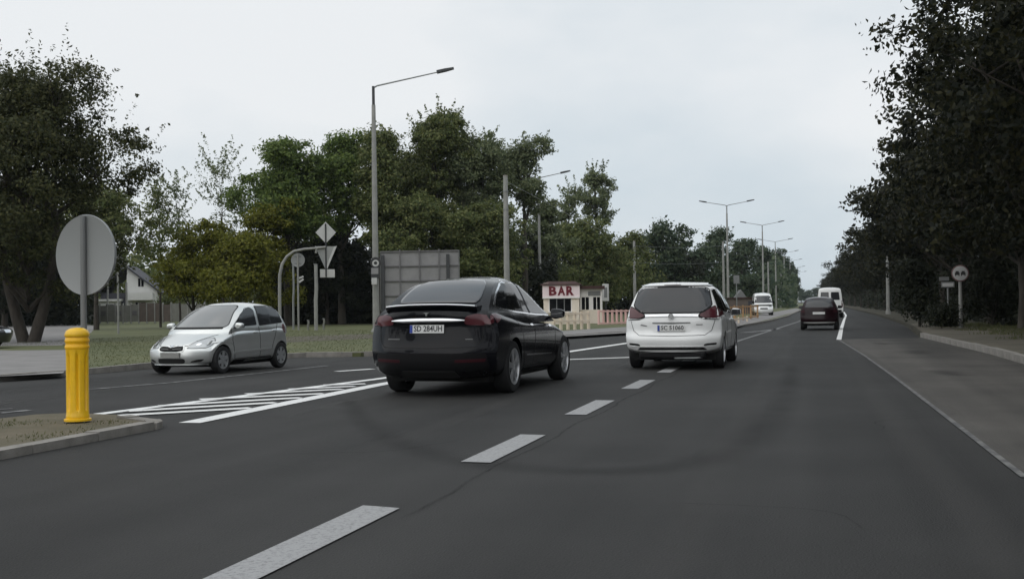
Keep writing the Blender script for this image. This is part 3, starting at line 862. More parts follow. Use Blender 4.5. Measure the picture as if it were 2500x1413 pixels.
for i in range(17):
    x = -.70 + 1.4*i/16; q = abs(x)/.70
    y0 = .065 + .13*q**2.4 - c.off; dz = -.028*q**3
    sp.v += [(x*.97, y0+.10, 1.135+dz), (x, y0+.045, 1.205+dz), (x, y0+.005, 1.242+dz), (x, y0, 1.262+dz), (x, y0+.02, 1.270+dz), (x, y0+.20, 1.276+dz), (x*.97, y0+.40, 1.27+dz), (x*.97, y0+.40, 1.10)]
n_ = 8
sp.f = [(i*n_+k, i*n_+(k+1)%n_, (i+1)*n_+(k+1)%n_, (i+1)*n_+k)[::-1] for i in range(16) for k in range(n_)] + [tuple(range(n_)), tuple(16*n_+k for k in range(n_))[::-1]]
sp.build('spoiler', M['paint_black'], c.root, smooth=30)
sp_ = [-.68, -.5, -.3, -.1, .1, .3, .5, .68]
MB().tube([(x, .065 + .13*(abs(x)/.7)**2.4 - .004 - c.off, 1.268 - .028*(abs(x)/.7)**3) for x in sp_], .011, 8).build('spoiler_edge', M['satin_chrome'], c.root, smooth=60)
c.seams([[(-.80,.995),(-.78,.78),(-.70,.685),(0,.67),(.70,.685),(.78,.78),(.80,.995)]], 'rear', .012)
c.patch('lower_bumper', [(-.80,.28),(.80,.28),(.86,.40),(.84,.60),(-.84,.60),(-.86,.40)], 'rear', M['trim_black'], off=.006, r=.05)
c.mirror('rear_reflector', [(.42,.475),(.82,.485),(.83,.525),(.42,.515)], 'rear', M['lamp_dark_red'], off=.012, r=.01)
c.patch('diffuser', [(-.45,.27),(.45,.27),(.40,.36),(-.40,.36)], 'rear', M['gap_black'], off=.02, r=.02)
c.patch('emblem', [(-.05,1.155),(.05,1.155),(.012,1.14),(.008,1.11),(-.008,1.11),(-.012,1.14)], 'rear', M['sign_back'], off=.03, r=.003, step=.02)
c.patch('badge', [(-.63,.79),(-.43,.79),(-.43,.80),(-.63,.80)], 'rear', M['sign_back'], off=.010, r=.004, step=.03)
c.patch('badge', [(.56,.785),(.66,.785),(.66,.795),(.56,.795)], 'rear', M['sign_back'], off=.010, r=.004, step=.03)
c.plate(.045, .935, 'SD 284UH', tilt=math.radians(-4))
c.mirrors(3.42, 1.10, .90, M['paint_black'], (.24, .14, .155))
c.wheels(.265, M['rim_alloy'], 5)

# ---------------------------------------------------------------- white MPV
mpv = Car(dict(L=4.66, off=2.32, halfw=.94, R=.335, axles=(.94, 3.70), inset=.03,
    hull=dict(W=[(.2,.84),(.3,.895),(.5,.925),(.7,.94),(.9,.935),(1.05,.91),(1.15,.86)],
              plan=[(0,.93),(.35,.97),(.9,.995),(2.4,1.0),(3.8,.985),(4.3,.94),(4.66,.85)],
              top=[(0,1.04),(.5,1.08),(1.5,1.05),(2.8,1.0),(3.5,.98),(4.1,.90),(4.5,.76),(4.66,.66)],
              bot=[(0,.34),(.35,.28),(4.2,.2),(4.66,.22)],
              rear=[(.2,.22),(.32,.08),(.42,.03),(.55,.0),(.62,.01),(.68,.07),(.74,.10),(.9,.10),(1.0,.12),(1.1,.15)],
              front=[(.2,4.56),(.35,4.65),(.55,4.66),(.7,4.58),(.9,4.4),(1.1,4.2)],
              rc=.30, rn=3.6, fc=.40, fn=2.2, crown=.03),
    cabin=dict(z0=.96, W=[(.96,.915),(1.1,.885),(1.25,.835),(1.4,.775),(1.52,.72),(1.60,.665),(1.66,.58)],
              roof=[(0,1.625),(.3,1.66),(.6,1.665),(1,1.64)],
              rear=[(.96,.13),(1.1,.15),(1.25,.22),(1.4,.30),(1.5,.36),(1.58,.42),(1.63,.5),(1.67,.68)],
              front=[(.96,3.95),(1.1,3.62),(1.25,3.3),(1.4,2.98),(1.52,2.68),(1.62,2.35),(1.67,2.1)],
              rc=.20, rn=4.0, fc=.3, crown=.045, cn=3.0)))
mpv.start('white_mpv', 'white people carrier straddling the dashed lane line ahead', 'car', (-2.60, 24.75, 0), math.radians(-1.0), M['paint_white'], 1.015)
c = mpv
c.underbody(.17, .45, .18)
c.patch('rear_window', [(-.53,1.085),(.53,1.085),(.64,1.14),(.735,1.22),(.665,1.51),(.56,1.55),(0,1.56),(-.56,1.55),(-.665,1.51),(-.735,1.22),(-.64,1.14)], 'rear', M['glass_mid'], r=.04, off=.008)
c.patch('window_border', grow([(-.53,1.085),(.53,1.085),(.64,1.14),(.735,1.22),(.665,1.51),(.56,1.55),(0,1.56),(-.56,1.55),(-.665,1.51),(-.735,1.22),(-.64,1.14)], .022), 'rear', M['gap_black'], r=.04, off=.003)
c.patch('windscreen', [(-.74,1.04),(.74,1.04),(.56,1.56),(-.56,1.56)], 'front', M['glass_dark'], r=.06)
c.both('side_window', [(.46,1.16),(.52,1.36),(.64,1.49),(.95,1.525),(2.1,1.535),(2.55,1.46),(2.95,1.3),(3.35,1.08),(3.2,1.04),(1.5,1.07),(.7,1.12)], M['glass_dark'], off=.006, r=.05)
c.both('window_pillar', [(1.30,1.09),(1.40,1.085),(1.36,1.53),(1.28,1.53)], M['trim_black'], off=.009, r=.005)
c.both('window_pillar', [(2.25,1.06),(2.36,1.055),(2.30,1.52),(2.22,1.525)], M['trim_black'], off=.009, r=.005)
c.seams([[(2.3,1.03),(2.32,.6),(2.3,.34)], [(3.3,1.02),(3.3,.6),(3.24,.36)], [(1.28,1.06),(1.36,.75),(1.45,.5),(1.5,.36)]])
c.both('door_handle', [(2.08,.90),(2.24,.905),(2.24,.94),(2.08,.935)], M['paint_white'], off=.02, r=.01, step=.03)
c.both('roof_rail', [(.75,1.585),(2.3,1.595),(2.3,1.612),(.75,1.603)], M['chrome'], off=.02, r=.005)
c.both('sill_trim', [(1.3,.28),(3.3,.26),(3.3,.36),(1.3,.37)], M['trim_black'], off=.006, r=.02)
c.patch('roof_spoiler', [(-.64,1.572),(0,1.578),(.64,1.572),(.58,1.62),(0,1.632),(-.58,1.62)], 'rear', M['paint_white'], off=.045, r=.012, depth=.06)
c.patch('brake_light', [(-.16,1.582),(.16,1.582),(.16,1.592),(-.16,1.592)], 'rear', M['lamp_dark_red'], off=.05, r=.004, depth=.01)
# tail lights, a dark lower rim under a red lens, wrapping round the corner
TL = [(.51,1.0),(.62,.955),(.80,.955),(.885,.97),(.895,1.03),(.87,1.12),(.80,1.20),(.72,1.165),(.62,1.095),(.53,1.06)]
c.mirror('tail_light_rim', grow(TL, .012), 'rear', M['gap_black'], off=.006, r=.03)
c.mirror('tail_light', [(.52,1.015),(.62,.982),(.80,.982),(.885,.995),(.893,1.035),(.868,1.12),(.80,1.195),(.72,1.16),(.62,1.09),(.535,1.055)], 'rear', M['lamp_red'], off=.012, r=.02, step=.045)
c.both('tail_light', [(.42,.99),(.60,1.02),(.66,1.05),(.52,1.12),(.42,1.18)], M['lamp_red'], off=.012, r=.02, step=.045)
c.patch('chrome_bar', [(-.50,1.005),(0,1.015),(.50,1.005),(.50,1.045),(0,1.055),(-.50,1.045)], 'rear', M['chrome'], off=.022, r=.008, depth=.03)
em = MB().lathe([(.052,-.02),(.052,.0),(.040,.004),(.040,-.004)], 28, 'y').build('emblem', M['chrome'], c.root, smooth=30, loc=(0, .075-c.off, 1.012))
MB().obox((0,-.006,0), (.105,.012,.014), Matrix.Rotation(math.radians(20),3,'Y')).build('emblem_bolt', M['chrome'], em)
c.patch('handle_recess', [(-.36,.875),(-.1,.868),(0,.862),(.1,.868),(.36,.875),(.36,.90),(-.36,.90)], 'rear', M['sign_back'], off=.005, r=.01)
c.patch('plate_recess', [(-.36,.72),(.36,.72),(.40,.86),(-.40,.86)], 'rear', M['paint_white'], off=.004, r=.03)
c.patch('badge', [(-.60,.845),(-.48,.825),(-.46,.84),(-.58,.865)], 'rear', M['sign_back'], off=.008, r=.004, step=.03)
c.patch('badge', [(.46,.845),(.58,.845),(.58,.86),(.46,.86)], 'rear', M['sign_back'], off=.008, r=.004, step=.03)
c.seams([[(-.80,.93),(-.74,.74),(-.62,.655),(0,.64),(.62,.655),(.74,.74),(.80,.93)]], 'rear', .010)
c.mirror('bumper_reflector', [(.60,.455),(.82,.475),(.83,.51),(.66,.50),(.61,.485)], 'rear', M['gap_black'], off=.008, r=.012)
c.patch('bumper_crease', [(-.80,.44),(.80,.44),(.80,.452),(-.80,.452)], 'rear', M['paint_white'], off=.012, r=.004)
c.patch('lower_bumper', [(-.66,.385),(.66,.385),(.60,.425),(-.60,.425)], 'rear', M['trim_black'], off=.012, r=.015)
MB().box(-.62,.62,.10-c.off,.5-c.off,.22,.345).build('rear_valance', M['trim_black'], c.root, bevel=.03)
MB().tube([(.05,.12-c.off,.225),(.45,.10-c.off,.225),(.6,.14-c.off,.24)], .018, 10).build('exhaust_pipe', M['pole_steel'], c.root, smooth=60)
c.plate(.075, .79, 'SC 51060', tilt=math.radians(-3))
c.mirrors(3.12, 1.06, .86, M['paint_white'], (.20, .13, .15))
MB().tube([(0,.75-c.off,1.655),(0,.66-c.off,1.75)], .008, 6).build('aerial', M['trim_black'], c.root)
c.wheels(.225, M['rim_alloy'], 5)

# ---------------------------------------------------------------- silver hatchback, seen from the front
hat = Car(dict(L=3.64, off=1.75, halfw=.83, R=.292, axles=(.56, 2.92), inset=.015,
    hull=dict(W=[(.16,.74),(.25,.79),(.45,.82),(.65,.83),(.82,.82),(.95,.79),(1.05,.74)],
              plan=[(0,.90),(.3,.96),(.8,1.0),(2.2,1.0),(2.9,.985),(3.3,.93),(3.64,.80)],
              top=[(0,1.0),(.4,1.02),(1.2,.99),(2.2,.96),(2.75,.93),(3.15,.84),(3.4,.74),(3.55,.65),(3.64,.57)],
              bot=[(0,.28),(.3,.2),(3.2,.17),(3.64,.2)],
              rear=[(.2,.10),(.35,.02),(.5,0),(.62,.03),(.8,.06),(1.0,.08)],
              front=[(.16,3.55),(.24,3.62),(.38,3.64),(.5,3.63),(.6,3.59),(.75,3.49),(.95,3.3)],
              rc=.28, rn=2.8, fc=.34, fn=3.2, crown=.05),
    cabin=dict(z0=.78, W=[(.78,.80),(.90,.80),(1.0,.775),(1.15,.735),(1.3,.69),(1.4,.65),(1.46,.61),(1.51,.54)],
              roof=[(0,1.485),(.35,1.505),(.65,1.505),(1,1.485)],
              rear=[(.9,.06),(1.05,.12),(1.2,.22),(1.32,.33),(1.42,.47),(1.48,.66),(1.51,.9)],
              front=[(.78,2.96),(.88,2.92),(1.0,2.74),(1.15,2.50),(1.3,2.25),(1.4,2.03),(1.46,1.86),(1.51,1.62)],
              rc=.18, fc=.30, crown=.05, cn=2.6)))
hat.start('silver_hatchback', 'silver five-door hatchback coming the other way past the grass verge', 'car', (-12.1, 22.4, 0), math.radians(180-5), M['paint_silver'], .945)
c = hat
c.underbody(.15, .36, .2)
ws = [(-.62,.975),(.62,.975),(.655,1.02),(.48,1.40),(.40,1.435),(-.40,1.435),(-.48,1.40),(-.655,1.02)]
c.patch('windscreen', ws, 'front', M['glass_pale'], r=.05, off=.010)
c.patch('windscreen_border', grow(ws, .012), 'front', M['gap_black'], r=.05, off=.005)
c.patch('wiper_cowl', [(-.62,.935),(.62,.935),(.62,.962),(-.62,.962)], 'front', M['gap_black'], r=.01, off=.004)
c.both('side_window', [(1.55,1.0),(1.52,1.34),(1.62,1.40),(1.80,1.37),(2.06,1.24),(2.32,1.06),(2.37,.985),(2.0,.985)], M['glass_mid'], off=.011, r=.03)
c.both('side_window', [(.42,1.05),(.46,1.22),(.60,1.35),(.80,1.405),(1.40,1.405),(1.43,1.0),(.9,1.03)], M['glass_mid'], off=.011, r=.04)
c.both('window_border', grow([(.42,1.05),(.46,1.22),(.60,1.35),(.80,1.405),(1.40,1.405),(1.43,1.0),(.9,1.03)], .02), M['gap_black'], off=.006, r=.04)
c.seams([[(1.49,.97),(1.48,.6),(1.46,.3)], [(2.52,.95),(2.58,.7),(2.50,.45),(2.46,.3)], [(.64,1.02),(.80,.82),(.93,.6),(.98,.45)], [(1.0,.3),(2.46,.29)]])
c.both('door_handle', [(1.56,.83),(1.70,.835),(1.70,.865),(1.56,.86)], M['paint_silver'], off=.02, r=.01, step=.03)
c.both('door_handle', [(.78,.85),(.92,.855),(.92,.885),(.78,.88)], M['paint_silver'], off=.02, r=.01, step=.03)
c.both('sill_strip', [(.95,.22),(2.5,.20),(2.5,.27),(.95,.285)], M['trim_black'], off=.008, r=.01)
c.both('body_moulding', [(1.0,.44),(2.5,.40),(2.5,.45),(1.0,.485)], M['paint_silver'], off=.014, r=.01)
# face
HL = [(.36,.56),(.42,.655),(.52,.735),(.63,.755),(.70,.70),(.715,.61),(.66,.565),(.5,.555)]
c.mirror('headlight_rim', grow(HL, .012), 'front', M['sign_back'], off=.003, r=.03)
c.mirror('headlight', HL, 'front', M['lamp_clear'], off=.008, r=.03, step=.045)
c.mirror('headlight_bulb', [(.47,.60),(.55,.60),(.56,.66),(.48,.665)], 'front', M['chrome'], off=.012, r=.03, step=.03)
c.mirror('indicator_light', [(.645,.60),(.69,.62),(.68,.69),(.65,.70)], 'front', M['sign_back'], off=.013, r=.01, step=.03)
GR = [(-.29,.545),(-.27,.505),(-.15,.485),(.15,.485),(.27,.505),(.29,.545),(.26,.595),(.10,.59),(0,.565),(-.10,.59),(-.26,.595)]
c.patch('grille_frame', grow(GR, .022), 'front', M['paint_silver'], off=.012, r=.03)
c.patch('grille', GR, 'front', M['gap_black'], off=.016, r=.025, step=.04)
c.mirror('grille_bar', [(.05,.530),(.25,.54),(.25,.55),(.05,.542)], 'front', M['sign_back'], off=.020, r=.003, step=.04)
c.patch('emblem', [(-.035,.578),(.035,.578),(.035,.612),(-.035,.612)], 'front', M['chrome'], off=.016, r=.015, step=.02)
c.patch('lower_intake', [(-.31,.245),(.31,.245),(.33,.30),(.30,.345),(-.30,.345),(-.33,.30)], 'front', M['gap_black'], off=.006, r=.04)
c.mirror('fog_light_recess', [(.42,.26),(.60,.275),(.66,.325),(.56,.325),(.44,.29)], 'front', M['gap_black'], off=.006, r=.02, step=.04)
c.patch('bumper_lip', [(-.66,.195),(.66,.195),(.66,.22),(-.66,.22)], 'front', M['paint_silver'], off=.02, r=.006)
c.seams([[(-.62,.82),(-.42,.70),(-.34,.60),(0,.61),(.34,.60),(.42,.70),(.62,.82)]], 'front', .010)
c.both('rear_light', [(.34,.80),(.34,1.0),(.42,1.0),(.45,.9),(.40,.8)], M['lamp_red'], off=.008, r=.02, step=.05)
c.both('wheel_arch_lip', [(2.55,.60),(2.65,.66),(2.92,.70),(3.2,.665),(3.28,.62),(3.2,.64),(2.92,.675),(2.66,.635)], M['paint_silver'], off=.012, r=.01)
c.plate(3.66, .415, None, face=1, w=.46, m=M['pole_concrete'], tilt=math.radians(4))
c.mirrors(2.38, 1.0, .775, M['paint_silver'], (.18, .12, .13))
c.wheels(.175, M['hubcap'], 6, cap=True)

# ---------------------------------------------------------------- dark red hatchback far ahead
red = Car(dict(L=4.0, off=2.0, halfw=.83, R=.31, axles=(.7, 3.2), n=(26, 16, 12),
    hull=dict(W=[(.2,.74),(.35,.80),(.6,.83),(.8,.825),(.95,.79),(1.05,.74)], plan=[(0,.93),(.4,.98),(1,1),(3,.99),(3.6,.94),(4.0,.82)],
              top=[(0,.96),(.5,.98),(2,.95),(2.9,.92),(3.5,.8),(4,.62)], bot=[(0,.3),(.4,.2),(4,.2)],
              rear=[(.2,.15),(.35,.03),(.5,0),(.62,.04),(.8,.07),(1.0,.1)], front=[(.2,3.9),(.5,4),(.7,3.92),(.95,3.7)], rc=.25, rn=3, fc=.35, fn=2.2, crown=.04),
    cabin=dict(z0=.9, W=[(.9,.79),(1.1,.72),(1.3,.63),(1.42,.56),(1.47,.48)], roof=[(0,1.44),(.5,1.47),(1,1.44)],
              rear=[(.9,.12),(1.1,.22),(1.3,.42),(1.42,.62),(1.47,.9)], front=[(.9,3.1),(1.1,2.7),(1.3,2.3),(1.42,2.0),(1.47,1.7)], rc=.16, fc=.25, crown=.05)))
red.start('dark_red_hatchback', 'small dark red hatchback in the lane far ahead, behind the white van', 'car', (0.30, 55.2, 0), math.radians(-1.8), M['paint_red'], 1.0)
c = red
c.underbody()
c.patch('rear_window', [(-.60,1.0),(.60,1.0),(.50,1.36),(-.50,1.36)], 'rear', M['glass_mid'], r=.05)
c.both('side_window', [(.55,1.0),(.7,1.3),(1.0,1.37),(2.0,1.36),(2.5,1.1),(2.6,.98)], M['glass_dark'], r=.05)
c.mirror('tail_light', [(.60,.78),(.78,.78),(.79,.98),(.66,.98)], 'rear', M['lamp_dark_red'], r=.02, off=.008)
c.patch('number_plate', [(-.26,.70),(.26,.70),(.26,.80),(-.26,.80)], 'rear', M['plate_white'], r=.01, off=.015)
c.patch('bumper_strip', [(-.66,.30),(.66,.30),(.66,.36),(-.66,.36)], 'rear', M['sign_white'], r=.02, off=.01)
c.mirrors(2.5, 1.0, .76, M['paint_red'])
c.wheels(.19, M['rim_alloy'], 5)

# ---------------------------------------------------------------- vans
def make_van(name, label, loc, rotz, scale=1.0):
    van = Car(dict(L=5.2, off=2.6, halfw=.98, R=.33, axles=(1.0, 4.2), n=(22, 14, 10),
        hull=dict(W=[(.25,.9),(.5,.97),(1.0,.98),(1.2,.95)], plan=[(0,.99),(.5,1),(4.4,.98),(5.2,.84)], top=[(0,1.2),(3.6,1.18),(4.2,1.12),(4.8,.95),(5.2,.72)], bot=[(0,.35),(5.2,.25)],
                  rear=[(.25,.1),(.5,0),(.8,.03),(1.2,.04)], front=[(.25,5.1),(.5,5.2),(.8,5.1),(1.2,4.7)], rc=.06, rn=4, fc=.4, fn=2.3, crown=.02),
        cabin=dict(z0=1.1, W=[(1.1,.96),(1.5,.92),(2.0,.86),(2.25,.80),(2.32,.7)], roof=[(0,2.28),(.5,2.32),(1,2.25)],
                  rear=[(1.1,.04),(1.8,.07),(2.2,.12),(2.32,.25)], front=[(1.1,4.7),(1.5,4.2),(1.9,3.75),(2.2,3.3),(2.32,2.9)], rc=.08, fc=.3, crown=.06)))
    van.start(name, label, 'van', loc, rotz, M['paint_white'], scale)
    van.underbody()
    van.patch('rear_window', [(.08,1.35),(.72,1.35),(.66,1.95),(.08,1.95)], 'rear', M['glass_mid'], r=.06, step=.1)
    van.patch('rear_window', [(-.72,1.35),(-.08,1.35),(-.08,1.95),(-.66,1.95)], 'rear', M['glass_mid'], r=.06, step=.1)
    van.patch('windscreen', [(-.74,1.25),(.74,1.25),(.64,2.0),(-.64,2.0)], 'front', M['glass_mid'], r=.08, step=.1)
    van.both('side_window', [(3.1,1.3),(4.3,1.25),(3.9,1.7),(3.6,1.95),(3.1,1.95)], M['glass_dark'], r=.06, step=.1)
    van.mirror('tail_light', [(.84,.8),(.94,.8),(.92,1.3),(.84,1.3)], 'rear', M['lamp_red'], r=.02, off=.01)
    van.mirror('headlight', [(.5,.85),(.8,.85),(.82,1.05),(.55,1.0)], 'front', M['lamp_clear'], r=.04, off=.01)
    van.patch('bumper', [(-.85,.35),(.85,.35),(.85,.6),(-.85,.6)], 'rear', M['trim_black'], r=.04, off=.02, step=.12)
    van.patch('grille', [(-.4,.62),(.4,.62),(.36,.76),(-.36,.76)], 'front', M['trim_black'], r=.03, off=.01)
    van.plate(-.01, .68, '')
    van.mirrors(3.95, 1.35, .92, M['trim_black'], (.2, .14, .3))
    van.wheels(.22, M['hubcap'], 6, cap=True)
    return van
make_van('delivery_van', 'white delivery van driving away in front of the dark red hatchback', (1.25, 95.0, 0), math.radians(0))
x, y, _ = P(1861, 738, 104)
pk = make_van('parked_van', 'white van parked nose-on by the orange railing and lamp posts', (x, y, 0.1), math.radians(186), .86)

# ---------------------------------------------------------------- dark car nosing in at the left edge
x, y = G(-136, 852, .1)
dk = Car(dict(L=4.3, off=2.1, halfw=.86, R=.31, axles=(.8, 3.4), n=(26, 16, 12),
    hull=dict(W=[(.2,.76),(.35,.83),(.6,.86),(.8,.85),(.95,.81),(1.05,.75)], plan=[(0,.93),(.4,.98),(1,1),(3.2,.99),(3.9,.93),(4.3,.80)],
              top=[(0,.98),(.5,1.0),(2,.97),(3.0,.93),(3.7,.84),(4.15,.70),(4.3,.62)], bot=[(0,.3),(.4,.2),(4.3,.2)],
              rear=[(.2,.15),(.5,0),(.8,.07),(1.0,.1)], front=[(.2,4.2),(.5,4.3),(.7,4.22),(.95,4.0)], rc=.25, rn=3, fc=.38, fn=2.2, crown=.04),
    cabin=dict(z0=.9, W=[(.9,.81),(1.1,.74),(1.3,.64),(1.42,.56),(1.47,.48)], roof=[(0,1.42),(.5,1.47),(1,1.44)],
              rear=[(.9,.12),(1.1,.3),(1.3,.6),(1.42,.9),(1.47,1.2)], front=[(.9,3.2),(1.1,2.8),(1.3,2.4),(1.42,2.1),(1.47,1.8)], rc=.16, fc=.25, crown=.05)))
dk.start('dark_saloon', 'dark car at the far left edge, only its nose in view', 'car', (x, y, .1), math.radians(-75), M['paint_dark'])
c = dk
c.underbody()
c.patch('windscreen', [(-.66,1.0),(.66,1.0),(.52,1.38),(-.52,1.38)], 'front', M['glass_mid'], r=.05)
c.both('side_window', [(.9,1.0),(1.1,1.3),(1.4,1.38),(2.1,1.37),(2.6,1.15),(2.8,.98)], M['glass_mid'], r=.05)
c.mirror('headlight', [(.42,.60),(.70,.62),(.72,.72),(.5,.72)], 'front', M['lamp_clear'], r=.03, off=.01)
c.mirror('fog_light', [(.5,.32),(.62,.32),(.62,.40),(.5,.40)], 'front', M['lamp_clear'], r=.03, off=.01)
c.patch('grille', [(-.3,.52),(.3,.52),(.32,.64),(-.32,.64)], 'front', M['chrome'], r=.02, off=.01)
c.mirrors(2.75, 1.0, .80, M['paint_dark'])
c.wheels(.2, M['rim_alloy'], 5)

# ================================================================== trees
def leaf_quads(rng, pos, out, size, aspect=.55, up=.35):
    """numpy: one folded-free quad per leaf, normals leaning outward and up"""
    n = len(pos)
    nrm = out + rng.normal(0, .75, (n, 3)); nrm[:, 2] += up
    nrm /= np.linalg.norm(nrm, axis=1)[:, None] + 1e-9
    a = np.cross(nrm, rng.normal(0, 1, (n, 3))); a /= np.linalg.norm(a, axis=1)[:, None] + 1e-9
    b = np.cross(nrm, a)
    s = (size * rng.uniform(.6, 1.35, n))[:, None]
    a = a * s * .5; b = b * s * .5 * aspect
    bend = nrm * s * .12
    v = np.stack([pos - a, pos + b - bend, pos + a, pos - b - bend], 1)
    return v

def mesh_quads(name, v):
    n = len(v)
    me = bpy.data.meshes.new(name)
    me.vertices.add(n*4); me.vertices.foreach_set('co', np.ascontiguousarray(v, dtype=np.float32).reshape(-1))
    me.loops.add(n*4); me.loops.foreach_set('vertex_index', np.arange(n*4, dtype=np.int32))
    me.polygons.add(n); me.polygons.foreach_set('loop_start', np.arange(0, n*4, 4, dtype=np.int32))
    me.update(calc_edges=True)
    return me

def crown_points(rng, H, cb, R, n_clump, per, lobes=8, clump_r=.55, spread=.62, flat=1.0, topw=.5, spikes=0, spike_len=1.3, squash=.8):
    """lobes inside an uneven envelope, clumps on the lobes, leaves in the clumps"""
    hh = (H - cb) / 2; cz = cb + hh
    L = []
    for i in range(lobes):
        z = -.85 + 1.7 * ((i + rng.uniform(.2, .8)) / lobes); a = rng.uniform(0, 2*PI) if i % 2 else i * 2.4
        env = (1 - abs(z)**2.2)**.5 * (1 - max(0, z)*(1-topw))
        rad = R * env * rng.uniform(.20, .82)
        lr = R * rng.uniform(.34, .52) * (1 - .2*max(0, z))
        L.append((np.array([rad*math.cos(a), rad*math.sin(a), cz + z*hh*.86]), lr))
    L.append((np.array([0, 0, cb + hh*1.55]), R*.36)); L.append((np.array([0, 0, cz]), R*.55))
    C = []
    for k in range(n_clump):
        c, lr = L[k % len(L)]
        d = rng.normal(0, 1, 3); d /= np.linalg.norm(d)
        f = rng.uniform(.35, 1.0)**.5
        C.append(c + d * lr * f * np.array([1, 1, squash]))
    C = np.array(C)
    cr = clump_r * rng.uniform(.6, 1.4, n_clump)
    idx = np.repeat(np.arange(n_clump), per)
    off = np.clip(rng.normal(0, .5, (len(idx), 3)), -1.0, 1.0) * cr[idx][:, None]; off[:, 2] *= .65 * flat
    pos = C[idx] + off
    o = off / (np.linalg.norm(off, axis=1)[:, None] + 1e-6)
    ctr = np.array([0, 0, cz]); rad = pos - ctr; rad /= np.linalg.norm(rad, axis=1)[:, None] + 1e-6
    out = .6*o + .5*rad
    if spikes:
        ps, os_ = [], []
        for k in range(spikes):
            c, lr = L[rng.integers(len(L))]
            d = rng.normal(0, 1, 3); d[2] = abs(d[2]) * 1.1 + .25; d /= np.linalg.norm(d)
            if c[2] < cz - .3*hh: d[2] *= .4
            ln = spike_len * rng.uniform(.5, 1.2); m = int(12 + ln*9)
            t = rng.uniform(0, 1, m)**.8
            p = c + d*lr*.85 + (d + np.array([0, 0, .5]))[None, :] * (t*ln)[:, None] + rng.normal(0, .10, (m, 3)) * (1.25 - t)[:, None]
            ps.append(p); os_.append(np.repeat(d[None], m, 0))
        pos = np.concatenate([pos] + ps); out = np.concatenate([out] + os_)
    return pos, out, L

def trunk_mesh(rng, H, cb, r0, L, fork=0, lean=0.0):
    mb = MB()
    def path(p0, p1, n, wob):
        p0, p1 = np.array(p0, float), np.array(p1, float)
        return [p0 + (p1-p0)*t + (rng.normal(0, wob, 3)*np.array([1,1,.2]) if 0 < t < 1 else 0) for t in np.linspace(0, 1, n)]
    top = np.array([lean*H, 0, H*.80])
    if fork:
        for s in range(fork):
            a = 2*PI*s/fork + .2
            e = np.array([math.cos(a)*fork*.55, math.sin(a)*.5, cb*1.25 + 1])
            p = path([math.cos(a)*r0*.5, 0, -.2], e, 4, .06) + path(e, e + (top-e)*np.array([.5,.5,1]), 5, .12)[1:]
            mb.tube(p, list(np.linspace(r0*.85, r0*.12, len(p))), 9)
    else:
        p = path([0, 0, -.2], top, 8, .05*H/10)
        mb.tube(p, [r0*1.25] + list(np.linspace(r0, r0*.12, 7)), 9)
    for c, lr in L:
        z0 = min(max(cb*.7, c[2] - lr*1.6), H*.7)
        b = np.array([lean*z0, 0, z0]); m = (b+c)/2 + np.array([0, 0, -.15*lr])
        mb.tube([b, m, c], [r0*.38, r0*.25, r0*.07], 6, caps=False)
        for k in range(2):
            d = rng.normal(0, 1, 3); d[2] = abs(d[2]); d /= np.linalg.norm(d)
            mb.tube([c*.6+m*.4, c + d*lr*.8], [r0*.16, r0*.04], 5, caps=False)
    return mb.mesh('trunk', 50)

def tree_at(x, y, H, R, seed, label, name='broadleaf_tree', leaf='leaf_maple', cb=None, group=None, n_clump=130, per=90, size=.24, r0=None, fork=0, rotz=0.0, **kw):
    rng = np.random.default_rng(seed)
    if leaf in ('leaf_maple', 'leaf_olive', 'leaf_left', 'leaf_grey') and n_clump >= 70: n_clump = int(n_clump*1.55); size *= .84
    cb = H*.25 if cb is None else cb
    pos, out, L = crown_points(rng, H, cb, R, n_clump, per, **kw)
    keep = pos[:, 2] > .12; pos, out = pos[keep], out[keep]
    t = thing(name, label, 'bush' if 'bush' in name or 'shrub' in name else 'tree', (x, y, 0.08), rotz, group)
    link('trunk' if 'bush' not in name and 'shrub' not in name else 'stem', trunk_mesh(rng, H, cb, r0 or H*.018, L, fork), M['bark'], t)
    link('crown' if 'bush' not in name and 'shrub' not in name else 'foliage', mesh_quads('crown', leaf_quads(rng, pos, out, size)), M[leaf], t)
    return t

def tree_px(px, ytop, hw, D, seed, label, **kw):
    hz = 735 + (1985 - px) * math.tan(ROLL)
    x, y, _ = P(px, hz, D)
    H = P(px, ytop, D)[2]; hw = hw * kw.pop('wide', 1.22)
    cbpx = kw.pop('ycb', None)
    if cbpx is not None: kw['cb'] = max(.05, P(px, cbpx, D)[2])
    return tree_at(x, y, H, hw / F_PX * D, seed, label, **kw)

# left edge: big loose tree with a forked trunk
tree_px(70, 128, 232, 46, 11, 'big loose dark tree with forked trunk at the left edge', leaf='leaf_shade', ycb=730, n_clump=600, per=120, size=.15, r0=.30, fork=2, lobes=16, spikes=170, spike_len=.9, topw=.55, clump_r=.60)  # leaf_shade is this tree's own deep green
tree_px(-190, 60, 260, 50, 12, 'dark tree mostly outside the frame, left of the forked tree', leaf='leaf_left', ycb=680, n_clump=180, per=80, size=.26, lobes=10)
tree_px(235, 470, 150, 74, 13, 'low dark tree behind the round sign and the triangular sign', leaf='leaf_left', ycb=610, n_clump=120, per=80, size=.26, lobes=9)
tree_px(10, 430, 170, 95, 14, 'dark tree standing well behind the forked trunk', leaf='leaf_dark', ycb=760, n_clump=150, per=90, size=.40, lobes=10, clump_r=.9)
